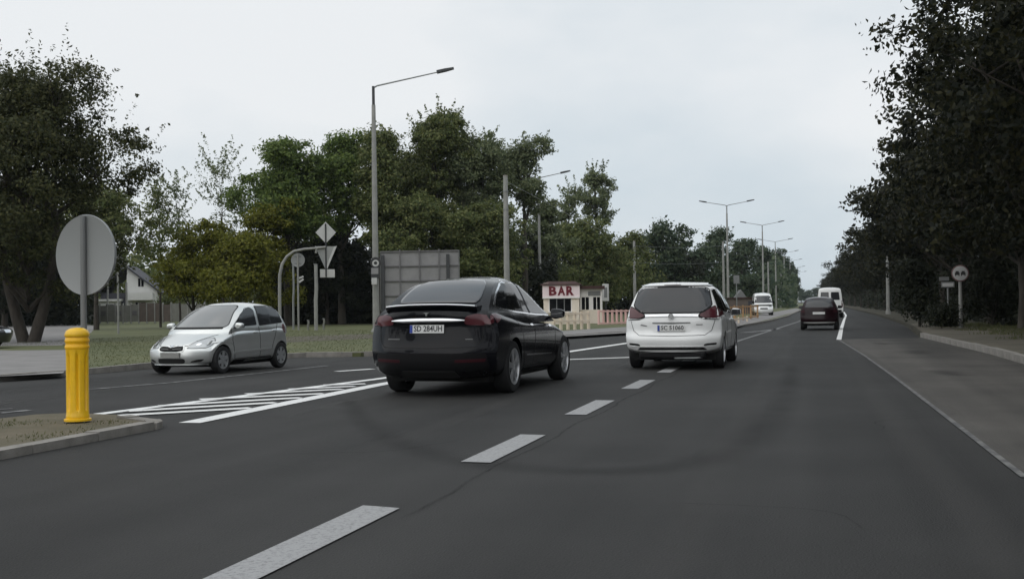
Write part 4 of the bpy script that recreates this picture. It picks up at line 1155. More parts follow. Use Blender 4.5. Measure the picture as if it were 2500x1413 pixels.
# thin young trees against the sky
tree_px(440, 432, 34, 84, 21, 'spindly young tree left of the tallest spindly one', name='young_tree', leaf='leaf_grey', ycb=640, n_clump=22, per=26, size=.20, lobes=5, spikes=46, spike_len=1.5, r0=.08)
tree_px(545, 372, 48, 86, 22, 'tallest spindly young tree, a thin spire against the sky', name='young_tree', leaf='leaf_grey', ycb=640, n_clump=22, per=24, size=.20, lobes=6, spikes=60, spike_len=1.7, r0=.09)
tree_px(600, 440, 34, 88, 23, 'spindly young tree beside the left flank of the maple', name='young_tree', leaf='leaf_grey', ycb=640, n_clump=20, per=24, size=.20, lobes=5, spikes=40, spike_len=1.3, r0=.08)
tree_px(392, 450, 40, 82, 24, 'spindly young tree nearest the big forked tree', name='young_tree', leaf='leaf_left', ycb=640, n_clump=28, per=30, size=.20, lobes=5, spikes=40, spike_len=1.2, r0=.08)
# olive bushes
tree_px(470, 545, 105, 76, 31, 'round olive bush left of the arched sign post', name='olive_bush', leaf='leaf_olive', ycb=748, n_clump=120, per=80, size=.26, lobes=9, topw=.8)
tree_px(585, 560, 95, 74, 32, 'yellow-green bush in the middle of the olive bushes', name='olive_bush', leaf='leaf_olive', ycb=758, n_clump=110, per=80, size=.26, lobes=9, topw=.8)
tree_px(650, 470, 85, 77, 33, 'tallest olive bush, under the maple crown', name='olive_bush', leaf='leaf_olive', ycb=760, n_clump=130, per=80, size=.26, lobes=9, topw=.75)
# maples and the tall clump in the middle
tree_px(705, 325, 92, 80, 41, 'bright green maple left of the tall street lamp', leaf='leaf_maple', wide=1.35, ycb=600, n_clump=150, per=85, size=.30, lobes=10, topw=.85, clump_r=.7)
tree_px(835, 300, 80, 83, 42, 'green maple between the bright maple and the tall lamp', leaf='leaf_maple', wide=1.3, ycb=590, n_clump=140, per=85, size=.30, lobes=9, topw=.8, clump_r=.7)
tree_px(928, 292, 62, 80, 43, 'green maple directly behind the tall street lamp', leaf='leaf_left', wide=1.35, ycb=600, n_clump=120, per=85, size=.30, lobes=8, topw=.75, clump_r=.7)
tree_px(1065, 236, 92, 84, 44, 'tallest tree of the clump above the billboard', leaf='leaf_left', wide=1.4, ycb=660, n_clump=260, per=95, size=.26, lobes=12, spikes=60, spike_len=1.0, topw=.45)
tree_px(1180, 292, 92, 86, 45, 'broad grey-green tree behind the white mast', leaf='leaf_grey', wide=1.4, ycb=660, n_clump=240, per=90, size=.26, lobes=13, spikes=40, spike_len=.8, topw=.8)
tree_px(1285, 322, 66, 88, 46, 'grey-green tree at the right end of the clump', leaf='leaf_grey', wide=1.3, ycb=540, n_clump=120, per=75, size=.25, lobes=9, spikes=40, spike_len=.9, topw=.8)
tree_px(1000, 345, 62, 86, 147, 'narrow tree between the lamp maple and the tallest tree', leaf='leaf_left', wide=1.4, ycb=640, n_clump=110, per=85, size=.27, lobes=9, topw=.7)
tree_px(760, 455, 70, 88, 148, 'dark tree in the notch between the two maples', leaf='leaf_left', ycb=660, n_clump=80, per=80, size=.30, lobes=8, topw=.8)
tree_px(1335, 470, 60, 100, 149, 'low tree between the clump and the second street lamp', leaf='leaf_grey', ycb=690, n_clump=90, per=75, size=.30, lobes=8, topw=.8)
tree_px(985, 470, 90, 78, 47, 'low dark tree just behind the billboard', leaf='leaf_left', ycb=700, n_clump=120, per=85, size=.28, lobes=9, topw=.8)
tree_px(1170, 490, 120, 80, 48, 'wide dark tree below the clump, right of the billboard', leaf='leaf_left', ycb=720, n_clump=150, per=85, size=.28, lobes=10, topw=.8)
tree_px(800, 560, 110, 84, 49, 'dark shaded tree behind the triangular sign', leaf='leaf_dark', ycb=745, n_clump=120, per=80, size=.32, lobes=9, topw=.8)
# trees behind the bar and along the left of the road
tree_px(1458, 402, 54, 125, 51, 'slim tall tree rising alone above the bar', leaf='leaf_grey', ycb=560, n_clump=70, per=70, size=.32, lobes=8, spikes=24, topw=.5)
tree_px(1392, 470, 46, 122, 52, 'airy tree right of the second street lamp', leaf='leaf_grey', ycb=600, n_clump=40, per=50, size=.30, lobes=7, spikes=26, topw=.7)
tree_px(1420, 545, 105, 112, 53, 'wide dark tree directly behind the bar', leaf='leaf_left', ycb=735, n_clump=150, per=85, size=.36, lobes=11, topw=.8, clump_r=.8)
tree_px(1540, 560, 70, 126, 54, 'dark tree behind the concrete mast above the white car', leaf='leaf_left', ycb=735, n_clump=110, per=75, size=.38, lobes=9, topw=.8, clump_r=.8)
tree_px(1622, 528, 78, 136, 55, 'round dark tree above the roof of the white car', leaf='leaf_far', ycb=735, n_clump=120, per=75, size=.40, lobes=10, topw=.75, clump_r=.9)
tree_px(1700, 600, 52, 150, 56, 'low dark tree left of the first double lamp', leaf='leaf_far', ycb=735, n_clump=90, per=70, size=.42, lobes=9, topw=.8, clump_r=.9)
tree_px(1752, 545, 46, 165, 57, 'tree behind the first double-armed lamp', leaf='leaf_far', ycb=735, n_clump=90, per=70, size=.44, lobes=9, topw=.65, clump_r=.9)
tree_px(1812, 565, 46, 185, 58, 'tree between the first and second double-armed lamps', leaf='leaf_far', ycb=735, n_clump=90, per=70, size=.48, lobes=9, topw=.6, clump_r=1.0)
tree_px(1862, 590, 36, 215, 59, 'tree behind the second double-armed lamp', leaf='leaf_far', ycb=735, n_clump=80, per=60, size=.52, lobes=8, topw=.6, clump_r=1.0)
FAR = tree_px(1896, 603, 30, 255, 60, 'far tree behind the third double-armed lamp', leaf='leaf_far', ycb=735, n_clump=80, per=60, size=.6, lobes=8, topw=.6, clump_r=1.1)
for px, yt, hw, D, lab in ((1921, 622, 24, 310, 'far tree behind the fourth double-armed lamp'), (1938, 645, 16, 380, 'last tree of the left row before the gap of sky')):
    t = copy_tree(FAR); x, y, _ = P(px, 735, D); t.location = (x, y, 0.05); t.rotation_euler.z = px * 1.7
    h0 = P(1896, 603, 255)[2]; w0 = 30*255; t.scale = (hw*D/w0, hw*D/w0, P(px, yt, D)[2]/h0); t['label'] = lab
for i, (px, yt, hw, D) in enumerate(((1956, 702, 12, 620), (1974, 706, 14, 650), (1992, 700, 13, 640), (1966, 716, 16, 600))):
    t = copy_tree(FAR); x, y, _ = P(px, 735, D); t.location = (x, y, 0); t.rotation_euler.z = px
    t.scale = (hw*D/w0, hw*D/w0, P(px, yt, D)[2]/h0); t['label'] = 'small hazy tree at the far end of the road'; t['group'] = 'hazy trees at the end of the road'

# the dark wall of trees on the right
RT = [ # x, y, H, R, label
    (9.6, 17.5, 15.5, 5.2, 'nearest roadside tree, filling the right edge of the picture'),
    (9.2, 27.0, 17.5, 6.0, 'second roadside tree, above the kerb of the bay'),
    (6.7, 37.0, 14.8, 6.5, 'overhanging roadside tree that reaches farthest over the road'),
    (7.7, 47.5, 12.6, 5.5, 'roadside tree behind the round restriction sign'),
    (8.0, 58.0, 11.4, 5.5, 'roadside tree above the dark shrub'),
    (8.0, 69.0, 10.6, 5.4, 'roadside tree with its crown just past the two bare poles'),
    (8.2, 81.0, 10.2, 5.3, 'roadside tree level with the tall bare pole'),
    (8.2, 94.0, 10.0, 5.2, 'roadside tree beyond the tall bare pole'),
]
protos = []
for i, (x, y, H, R, lab) in enumerate(RT):
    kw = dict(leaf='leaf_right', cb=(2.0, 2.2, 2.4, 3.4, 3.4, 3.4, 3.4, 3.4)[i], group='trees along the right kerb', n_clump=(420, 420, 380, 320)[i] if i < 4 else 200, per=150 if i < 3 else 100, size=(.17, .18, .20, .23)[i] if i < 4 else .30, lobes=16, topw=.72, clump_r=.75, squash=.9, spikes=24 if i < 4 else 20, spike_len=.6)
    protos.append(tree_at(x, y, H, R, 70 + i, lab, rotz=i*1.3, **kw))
more = [(8.2, 108, 9.8), (8.2, 124, 9.4), (8.1, 142, 9.2), (8.1, 162, 9.2), (8.1, 185, 9.4), (8.1, 212, 9.6), (8.1, 244, 9.8), (8.1, 282, 10), (8.1, 330, 10), (8.6, 390, 10.5), (8.0, 460, 11), (7.0, 540, 11)]
for i, (x, y, H) in enumerate(more):
    s = protos[4 + i % 4]; t = copy_tree(s); t.location = (x, y, 0.05); t.rotation_euler.z = i*2.1 + .4
    k = H / RT[4 + i % 4][2]; t.scale = (k*1.05, k*1.05, k)
    t['label'] = 'tree of the far right row, fading toward the end of the road'; t['group'] = 'far trees of the right row'
back = [(16, 16, 17), (15.5, 27, 17.5), (15, 40, 16.5), (15, 54, 14.5), (15, 70, 13)]
for i, (x, y, H) in enumerate(back):
    s = protos[i % 4]; t = copy_tree(s); t.location = (x, y, 0.05); t.rotation_euler.z = i*1.7 + 2
    k = H / RT[i % 4][2]; t.scale = (k, k, k)
    t['label'] = 'tree of the second row behind the right roadside trees'; t['group'] = 'second row of trees on the right'
# masses of foliage nobody could count
def mass(name, label, boxes, n, size, leaf, seed):
    rng = np.random.default_rng(seed); P_, O_ = [], []
    tot = sum((b[1]-b[0])*(b[3]-b[2])**.5*b[4] for b in boxes)
    for x0, x1, y0, y1, h in boxes:
        m = int(n * (x1-x0)*(y1-y0)**.5*h / tot)
        p = np.stack([rng.uniform(x0, x1, m), rng.uniform(y0, y1, m), rng.uniform(0, 1, m)**.9], 1)
        top = h*(.72 + .16*np.sin(p[:, 0]*.9 + p[:, 1]*.55) + .12*np.sin(p[:, 1]*1.3 - p[:, 0]*.4))
        p[:, 2] *= top
        P_.append(p); O_.append(np.tile([0, -.4, .3], (m, 1)))
    pos = np.concatenate(P_); out = np.concatenate(O_)
    o = link(name, mesh_quads(name, leaf_quads(rng, pos, out, size)), M[leaf], kind='stuff')
    o['label'] = label
    return o
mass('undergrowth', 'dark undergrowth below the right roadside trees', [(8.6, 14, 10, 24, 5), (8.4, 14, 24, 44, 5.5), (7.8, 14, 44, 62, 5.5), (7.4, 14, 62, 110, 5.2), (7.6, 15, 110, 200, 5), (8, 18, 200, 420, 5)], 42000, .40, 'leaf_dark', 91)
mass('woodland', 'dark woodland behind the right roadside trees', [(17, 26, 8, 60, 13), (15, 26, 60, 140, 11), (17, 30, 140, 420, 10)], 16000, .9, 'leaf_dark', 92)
mass('woodland', 'unseen woodland added to darken the car reflections', [(11, 26, -160, 8, 14), (-70, -34, -160, -2, 13), (-34, 11, -200, -160, 9)], 9000, 1.8, 'leaf_dark', 99)  # out-of-view foliage added so car paint reflects dark, not bright sky
def mass_px(name, label, px0, px1, D0, D1, ytop, n, size, leaf, seed):
    rng = np.random.default_rng(seed); m = n
    px = rng.uniform(px0, px1, m); D = rng.uniform(D0, D1, m)
    pts = np.array([P(a, 735 + (1985-a)*math.tan(ROLL), d) for a, d in zip(px, D)])
    h = np.array([P((px0+px1)/2, ytop, d)[2] for d in (D0, D1)]).mean()
    pts[:, 2] = rng.uniform(0, 1, m)**.9 * h * (.75 + .2*np.sin(pts[:, 0]*.7) + .1*np.sin(pts[:, 0]*1.9 + 1))
    o = link(name, mesh_quads(name, leaf_quads(rng, pts, np.tile([.2, -.5, .3], (m, 1)), size)), M[leaf], kind='stuff'); o['label'] = label
    return o
mass_px('woodland', 'dark woodland behind the olive bushes and sign posts', 640, 960, 84, 96, 585, 14000, .50, 'leaf_dark', 93)
mass_px('woodland', 'dark woodland behind the billboard and the bar', 930, 1360, 90, 104, 545, 15000, .5, 'leaf_dark', 94)
mass_px('woodland', 'dark woodland behind the white car', 1330, 1720, 135, 150, 600, 9000, .7, 'leaf_dark', 95)
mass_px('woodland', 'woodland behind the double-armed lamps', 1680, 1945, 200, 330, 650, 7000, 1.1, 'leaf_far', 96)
mass_px('woodland', 'dark woodland at the left behind the forked tree', -250, 230, 98, 125, 520, 15000, .7, 'leaf_dark', 97)
mass_px('woodland', 'woodland behind the white house', 230, 660, 150, 170, 590, 7000, .9, 'leaf_left', 98)
# shrubs at the end of the bay
tree_at(4.5, 54, 3.1, 1.0, 201, 'dark shrub at the end of the bay kerb, below the two bare poles', name='dark_shrub', leaf='leaf_dark', cb=.05, n_clump=90, per=70, size=.16, lobes=8, topw=.8)
tree_at(5.0, 50, .9, .5, 202, 'low shrub left of the small direction board', name='dark_shrub', leaf='leaf_dark', cb=.05, n_clump=50, per=60, size=.12, lobes=6, topw=.8)
tree_at(7.6, 55, 3.2, 1.5, 203, 'dark shrub behind the round restriction sign', name='dark_shrub', leaf='leaf_dark', cb=.05, n_clump=80, per=70, size=.16, lobes=8, topw=.8)
for i, px in enumerate((415, 458)):
    tree_px(px, 722, 26, 118, 205 + i, ('leafy shrub on the fence right of the white house', 'shrub behind the roof of the silver hatchback')[i], name='garden_shrub', leaf='leaf_left', ycb=775, n_clump=40, per=50, size=.22, lobes=6, topw=.8)

# ================================================================== street furniture
# yellow traffic bollard on the island
bx, by = G(190, 1024, .085)
bo = thing('traffic_bollard', 'yellow fluted plastic bollard on the tip of the traffic island', 'bollard', (bx, by, .085))
prof, nb, zs = MB(), 98, []
rows = [(0, .118), (.02, .124), (.05, .124), (.06, .120), (.10, .120), (.12, .119), (.70, .119), (.74, .121), (.78, .124)]
for z, r in rows:
    for k in range(nb):
        a = 2*PI*k/nb
        flute = 0.0
        if .11 < z < .73: flute = .030 * max(0.0, math.cos(a*7 + .6))**2.2
        prof.v.append(((r-flute)*math.cos(a), (r-flute)*math.sin(a), z))
for i in range(len(rows)-1):
    for k in range(nb): prof.f.append((i*nb+k, i*nb+(k+1)%nb, (i+1)*nb+(k+1)%nb, (i+1)*nb+k))
prof.build('post', M['bollard_yellow'], bo, smooth=50)
MB().lathe([(.124,.78),(.130,.79),(.130,.815),(.122,.825),(.122,.85),(.130,.86),(.130,.885),(.122,.895),(.122,.915)], 48).build('ribbed_collar', M['bollard_orange'], bo, smooth=40)
MB().lathe([(.126,.915),(.132,.925),(.130,.95),(.115,.985),(.07,1.01),(.0,1.018)], 48).build('cap', M['bollard_yellow'], bo, smooth=60)
MB().lathe([(.145,-.01),(.145,.012),(.12,.02)], 32).build('foot_ring', M['bollard_yellow'], bo, smooth=40)

def disc(r, t, n=48):
    return MB().lathe([(0, -t/2), (r*.985, -t/2), (r, -t*.3), (r, t*.3), (r*.985, t/2), (0, t/2)], n, 'y')

def round_sign_back(px, py, D, r, label, rotz=0.0, post_r=.03, group=None, post=True):
    x, y, z = P(px, py, D)
    s = thing('round_sign', label, 'road sign', (x, y, .08), rotz, group)
    p = MB().lathe([(0, .012), (r*.97, .012)][::-1], 56, 'y')
    disc(r, .012, 56).build('sign_plate', M['sign_grey'], s, smooth=40, loc=(0, .05, z - .08))
    MB().lathe([(r*.965,-.018),(r*1.0,-.022),(r*1.012,-.008),(r*1.0,.012)], 56, 'y').build('rim', M['sign_rim'], s, smooth=40, loc=(0, .045, z - .08))
    MB().tube([(0, 0, -.1), (0, 0, z - .08 + r*.96)], post_r, 16).build('post', M['sign_back'] if post_r < .05 else M['pole_concrete'], s, smooth=50)
    for dz in (() if r > .4 else (-.5, .5)):
        MB().box(-r*.5, r*.5, .022, .036, -.025, .025).build('bracket', M['sign_back'], s, loc=(0, 0, z - .08 + dz*r))
    return s
s = round_sign_back(203, 622, 13.45, .46, 'large round road sign seen from the back, behind the yellow bollard', math.radians(-12), .034)

# tall single-arm lamps
def street_lamp(name, label, x, y, H, arms, r0=.13, group=None, arm=3.0, rise=.75, rotz=0.0, concrete=True):
    t = thing(name, label, 'street lamp', (x, y, .05), rotz, group)
    MB().tube([(0,0,-.2), (0,0,H*.55), (0,0,H)], [r0, r0*.78, r0*.55], 14).build('pole', M['pole_concrete'], t, smooth=50)
    MB().tube([(0,0,H), (0,0,H+.9)], [r0*.42, r0*.40], 10).build('pole_top', M['pole_steel'] if concrete else M['dark_steel'], t, smooth=50)
    MB().lathe([(r0*1.5,-.02),(r0*1.5,.10),(r0*1.1,.22)], 14).build('foot', M['pole_concrete'], t)
    for s in arms:
        MB().tube([(0,0,H+.82), (s*.18,0,H+.92), (s*arm,0,H+.92+rise)], [.045,.04,.03], 8).build('arm', M['pole_steel'], t, smooth=50)
        ang = math.atan2(rise, arm-.18)
        lamp = MB()
        R = Matrix.Rotation(-ang*s, 3, 'Y')
        c0 = Vector((s*(arm+.32), 0, H+.92+rise+.07))
        pts = []
        vv, ff = cube_grid(np.linspace(-1,1,5), np.linspace(-1,1,5), np.linspace(-1,1,4), lambda u, q, v: (u, q, v))
        for u, q, v in vv:
            w = 1 - .35*max(0, u*s)
            pts.append(tuple(c0 + R @ Vector((u*.42, q*.14*w, v*.055*w + (.02 if v > 0 else 0)))))
        lamp.add(pts, ff).build('lamp_head', M['dark_steel'], t, smooth=50)
    return t
x, y, _ = P(918, 752, 56)
L1 = street_lamp('street_lamp', 'tall single-arm street lamp left of the dark SUV', x, y, P(925, 258, 56)[2], (1,), .17, arm=3.15, rise=.62, rotz=math.radians(14), group=None, concrete=False)
# things fixed to that lamp
dd = 55.6
def on_lamp(px, py): return P(px, py, dd)
xx, yy, zz = on_lamp(917, 641)
sg = thing('small_round_sign', 'small round black and white sign on the tall street lamp', 'road sign', (xx, yy, zz), math.radians(14))
disc(.26, .03, 32).build('sign_plate', M['sign_black'], sg, smooth=40)
disc(.16, .02, 32).build('sign_face', M['sign_white'], sg, smooth=40, loc=(0, -.02, -.03))
disc(.08, .01, 24).build('sign_symbol', M['sign_black'], sg, smooth=40, loc=(0, -.036, -.02))
xx, yy, zz = on_lamp(916, 664)
bx_ = thing('signal_box', 'dark box with a pale lower lens on the tall street lamp', 'signal box', (xx, yy, zz), math.radians(14))
MB().box(-.19,.19,-.12,.12,-.30,.22).build('housing', M['dark_steel'], bx_, bevel=.03)
MB().box(-.17,.17,-.135,-.121,-.10,.18).build('front_plate', M['board_back'], bx_, bevel=.01)
xx, yy, zz = on_lamp(915, 686)
wb = thing('lamp_notice', 'small pale notice strapped to the tall street lamp', 'notice', (xx, yy, zz), math.radians(14))
MB().box(-.13,.13,-.19,-.16,-.17,.15).build('plate', M['sign_white'], wb, bevel=.02)
MB().lathe([(.18,-.02),(.18,.02)], 16).build('strap', M['pole_steel'], wb, loc=(0,.0,.02))

x, y, _ = P(1319, 746, 96)
street_lamp('street_lamp', 'single-arm street lamp standing beside the bar', x, y, P(1325, 462, 96)[2], (1,), .15, arm=1.9, rise=.35, rotz=math.radians(12))
DL = [(1778, 130, 522), (1864, 163, 566), (1895, 203, 603), (1916, 246, 628), (1930, 292, 646), (1941, 340, 661), (1948, 392, 672)]
first = None
ordn = ('nearest', 'second', 'third', 'fourth', 'fifth', 'sixth', 'farthest')
for i, (px, D, yt) in enumerate(DL):
    x, y, _ = P(px, 737, D); H = P(px, yt, D)[2]
    if first is None:
        first = street_lamp('double_street_lamp', '', x, y, H, (1, -1), .16, arm=2.3, rise=.38, rotz=math.radians(8)); t = first; H0 = H
    else:
        t = copy_tree(first); t.location = (x, y, .05); t.scale = (1, 1, H/H0)
    t['label'] = ordn[i] + ' of the double-armed street lamps along the left of the road'; t['group'] = 'double-armed street lamps'

# concrete masts without lamps
def mast(px, py, D, label, r0, group='concrete masts', z=.05):
    x, y, H = P(px, py, D)
    t = thing('concrete_mast', label, 'mast', (x, y, z), 0, group)
    MB().tube([(0,0,-.2),(0,0,H*.5),(0,0,H)], [r0, r0*.85, r0*.68], 14).build('shaft', M['pole_concrete'], t, smooth=50)
    MB().lathe([(r0*1.35,-.05),(r0*1.35,.25),(r0*1.02,.40)], 14).build('foot', M['pole_concrete'], t, smooth=40)
    MB().lathe([(r0*.72,H-.05),(r0*.72,H+.03),(0,H+.05)], 14).build('cap', M['kerb_concrete'], t, smooth=40)
    for k in (.78, .9):
        MB().lathe([(r0*.85,H*k-.03),(r0*.85,H*k+.03)], 14).build('steel_band', M['pole_steel'], t)
    return t
mast(1234, 432, 60, 'thick pale concrete mast rising behind the dark SUV', .17)
mast(1548, 590, 120, 'concrete mast left of the white car', .17)
mast(1765, 592, 132, 'concrete mast just left of the nearest double lamp', .16)
mast(1875, 640, 195, 'concrete mast between the second and third double lamps', .17)
mast(1906, 652, 240, 'concrete mast between the third and fourth double lamps', .17)
mast(1924, 668, 285, 'concrete mast between the fourth and fifth double lamps', .17)
mast(2166, 628, 99, 'tall bare pole standing clear at the right verge', .16, 'bare poles under the right trees')
mast(2226, 622, 88, 'bare pole half hidden by the shrub at the right', .13, 'bare poles under the right trees')

# cluster of sign posts across the verge
D = 62
ox, oy, _ = P(683, 757, D)
sc = D / F_PX
def loc_px(px, py): return ((px-683)*sc, P(px, py, D)[2] - .1)
t = thing('arched_sign_post', 'curved grey post arching over to a hanging triangular sign', 'sign post', (ox, oy, .1), math.radians(14))
arc = [(683,835),(683,720),(684,672),(690,645),(702,626),(720,613),(745,608),(770,606),(797,603)]
MB().tube([(loc_px(*p)[0], 0, loc_px(*p)[1]) for p in arc], [.085]*3+[.08,.075,.07,.065,.06,.055], 12).build('arched_pole', M['pole_concrete'], t, smooth=60)
a, b = loc_px(797, 560), loc_px(797, 676)
MB().tube([(a[0],.04,a[1]+.3),(b[0],.04,b[1])], .04, 10).build('hanger', M['dark_steel'], t, smooth=50)
def plate_poly(name, px, m, y0, y1, rr=0):
    pts = [loc_px(*p) for p in px]
    mb = MB(); n = len(pts)
    mb.v = [(p[0], y0, p[1]) for p in pts] + [(p[0], y1, p[1]) for p in pts]
    mb.f = [tuple(range(n)), tuple(range(2*n-1, n-1, -1))] + [(i, n+i, n+(i+1)%n, (i+1)%n) for i in range(n)]
    bm = bmesh.new(); me = mb.mesh(name); bm.from_mesh(me); bmesh.ops.recalc_face_normals(bm, faces=bm.faces); bm.to_mesh(me); bm.free()
    return link(name, me, m, t)
plate_poly('diamond_sign', [(772,567),(797,541),(822,567),(797,594)], M['sign_white'], .075, .09)
plate_poly('triangle_sign', [(771,601),(823,601),(799,655),(796,655)], M['sign_grey'], .075, .09)
plate_poly('triangle_edge', [(817,602),(824,600),(800,656),(797,650)], M['sign_white'], .060, .074)  # white strip paints a highlight along the right edge of the grey back
plate_poly('triangle_edge', [(770,600),(777,602),(797,648),(795,656)], M['sign_rim'], .060, .074)
plate_poly('supplementary_plate', [(782,657),(818,657),(818,677),(782,677)], M['sign_white'], .075, .09)
MB().tube([(loc_px(775,606)[0],0,loc_px(775,606)[1]),(loc_px(773,618)[0],0,loc_px(773,618)[1])], .06, 8).build('lamp_bracket', M['pole_concrete'], t)
# round sign and neighbours
dd = 63
x, y, z = P(727, 635, dd)
s2 = round_sign_back(727, 635, dd, .37, 'small round sign seen from the back, under the arched post', math.radians(14), .05)
x, y, z = P(735, 686, dd)
br = thing('bracket_sign', 'small pale bent bracket sign below the small round sign', 'road sign', (x, y, z), math.radians(14))
MB().obox((.02,-.06,.02), (.30,.02,.10), Matrix.Rotation(math.radians(-35),3,'Y')).build('plate', M['sign_white'], br)
MB().obox((.02,-.06,.20), (.26,.02,.10), Matrix.Rotation(math.radians(-20),3,'Y')).build('plate', M['sign_white'], br)
MB().box(-.14,-.10,-.06,.04,-.1,.25).build('bracket', M['pole_steel'], br)
def plain_post(px, ytop, D, r, label, m='pole_concrete'):
    x, y, z = P(px, ytop, D)
    t = thing('metal_post', label, 'post', (x, y, .08), 0, 'plain posts on the verge')
    MB().tube([(0,0,-.1),(0,0,z*.45),(.04,0,z*.62),(.02,0,z-.08)], [r,r,r*.95,r*.9], 10).build('shaft', M[m], t, smooth=50)
    MB().lathe([(r*1.05,z-.10),(r*1.05,z-.06),(0,z-.05)], 10).build('cap', M['pole_steel'], t)
    return t
plain_post(770, 645, 62, .10, 'thick pale post right of the small round sign')
plain_post(715, 648, 66, .06, 'thin dark post left of the small round sign', 'pole_steel')
for i, (px, yt) in enumerate(((752, 782), (790, 778))):
    plain_post(px, yt, 64, .06, ('stub post left of the thick pale post base', 'stub post right of the thick pale post base')[i], 'fence_grey')

# billboard seen from behind
D = 66
x, y, _ = P(1026, 751, D); sc = D / F_PX
bb = thing('billboard', 'big grey billboard seen from behind, above the dark SUV', 'billboard', (x, y, .08), math.radians(10))
W, zt, zb_ = 4.45, P(1026, 613, D)[2] - .08, 1.0
ncol, nrow = 4, 4
for i in range(ncol):
    for j in range(nrow):
        x0 = -W/2 + W*i/ncol; z0 = zb_ + (zt-zb_)*j/nrow
        MB().box(x0+.02, x0+W/ncol-.02, .02, .05, z0+.02, z0+(zt-zb_)/nrow-.02).build('panel', M['board_back'], bb)
for j in range(nrow+1):
    z0 = zb_ + (zt-zb_)*j/nrow
    MB().box(-W/2, W/2, -.06, .018, z0-.035, z0+.035).build('rail', M['board_rib'], bb)
for i in range(1, ncol):
    x0 = -W/2 + W*i/ncol
    MB().box(x0-.035, x0+.035, -.10, -.062, zb_-.1, zt+.10).build('rib', M['board_rib'], bb)
for xx in (-W/2+.15, W/2-.6):
    MB().box(xx-.09, xx+.09, -.22, -.102, -.1, zt-.2).build('support_post', M['dark_steel'], bb)
MB().box(-W/2-.03, -W/2-.002, -.08, .06, zb_, zt+.02).build('side_edge', M['sign_back'], bb)
MB().box(W/2+.002, W/2+.03, -.08, .06, zb_, zt+.02).build('side_edge', M['sign_back'], bb)

# ------------------------------------------------------------------ the bar kiosk
D = 71
kx, ky, _ = P(1327, 746, D)
k = thing('bar_kiosk', 'small cream kiosk with a red BAR sign and a brown roof', 'kiosk', (kx, ky, .1), math.radians(10))
def kb(name, x0, x1, y0, y1, z0, z1, m, parent=None, **kw): return MB().box(x0,x1,y0,y1,z0,z1).build(name, M[m], parent or k, **kw)
kb('wall', 0, .32, 0, 3.6, 0, 2.5, 'kiosk_cream'); kb('wall', .32, 1.72, .0, .12, 0, .72, 'kiosk_cream')
kb('pillar', 1.72, 2.16, -.03, .45, 0, 1.64, 'kiosk_cream'); kb('wall', 2.02, 2.14, .45, 3.6, 0, 2.4, 'kiosk_cream'); kb('wall', .32, 2.02, 3.48, 3.6, 0, 2.5, 'kiosk_cream')
fa = kb('fascia', -.05, 2.2, -.10, -.04, 1.64, 2.36, 'kiosk_pink')
kb('fascia_edge', -.05, 2.2, -.13, -.102, 1.56, 1.66, 'kiosk_white', fa)
kb('fascia_return', 2.142, 2.2, -.04, 1.2, 1.64, 2.34, 'kiosk_white')
for ch, xx in (('B', .58), ('A', 1.10), ('R', 1.62)):
    me = text_mesh(ch, .78, .012, .030)
    xs = [v.co.x for v in me.vertices]; zs = [v.co.y for v in me.vertices]
    sx, sz = .46/(max(xs)-min(xs)), .56/(max(zs)-min(zs)); cx0, cz0 = (max(xs)+min(xs))/2, (max(zs)+min(zs))/2
    for v in me.vertices: v.co.x = (v.co.x-cx0)*sx; v.co.y = (v.co.y-cz0)*sz
    o = link('letter_' + ch.lower(), me, M['letter_red'], k, loc=(xx, -.115, 2.02)); o.rotation_euler = (PI/2, 0, 0)
w = kb('window', .36, 1.70, .05, .08, .78, 1.56, 'glass_dark')
for xx in (.34, .80, 1.26, 1.69): kb('window_bar', xx-.025, xx+.025, .0, .048, .74, 1.6, 'kiosk_white' if xx in (.34, 1.69) else 'sign_back', w)
kb('counter', .28, 1.74, -.32, .0, .70, .77, 'kiosk_white')
rf = MB(); e = .2
rf.v = [(-e,-e,2.40),(2.2+e*.6,-e,2.40),(2.2+e*.6,3.8,2.40),(-e,3.8,2.40),(.25,.25,2.60),(1.9,.25,2.60),(1.9,3.3,2.60),(.25,3.3,2.60),(-e,-e,2.36),(2.2+e*.6,-e,2.36),(2.2+e*.6,3.8,2.36),(-e,3.8,2.36)]
rf.f = [(0,1,5,4),(1,2,6,5),(2,3,7,6),(3,0,4,7),(4,5,6,7),(8,9,1,0),(9,10,2,1),(10,11,3,2),(11,8,0,3),(11,10,9,8)]
rf.build('roof', M['roof_brown'], k)
# side wing
kb('wing_wall', 2.2, 3.56, .9, 1.0, 0, .85, 'kiosk_cream'); kb('wing_wall', 2.2, 3.56, .9, 1.0, 1.62, 2.12, 'kiosk_white')
for x0, x1 in ((2.2, 2.30), (2.74, 3.0), (3.42, 3.56)): kb('wing_pillar', x0, x1, .9, 1.0, .85, 1.62, 'kiosk_white')
kb('wing_wall', 3.46, 3.56, 1.0, 3.5, 0, 2.12, 'kiosk_cream')
for x0, x1 in ((2.31, 2.73), (3.01, 3.41)):
    wv = kb('wing_window', x0, x1, .95, .97, .86, 1.61, 'glass_dark'); kb('window_bar', (x0+x1)/2-.02, (x0+x1)/2+.02, .925, .948, .86, 1.61, 'kiosk_white', wv)
kb('wing_sign', 2.7, 3.45, .86, .898, 1.70, 1.98, 'sign_back')
kb('wing_roof', 2.14, 3.72, .6, 3.7, 2.125, 2.30, 'roof_brown')
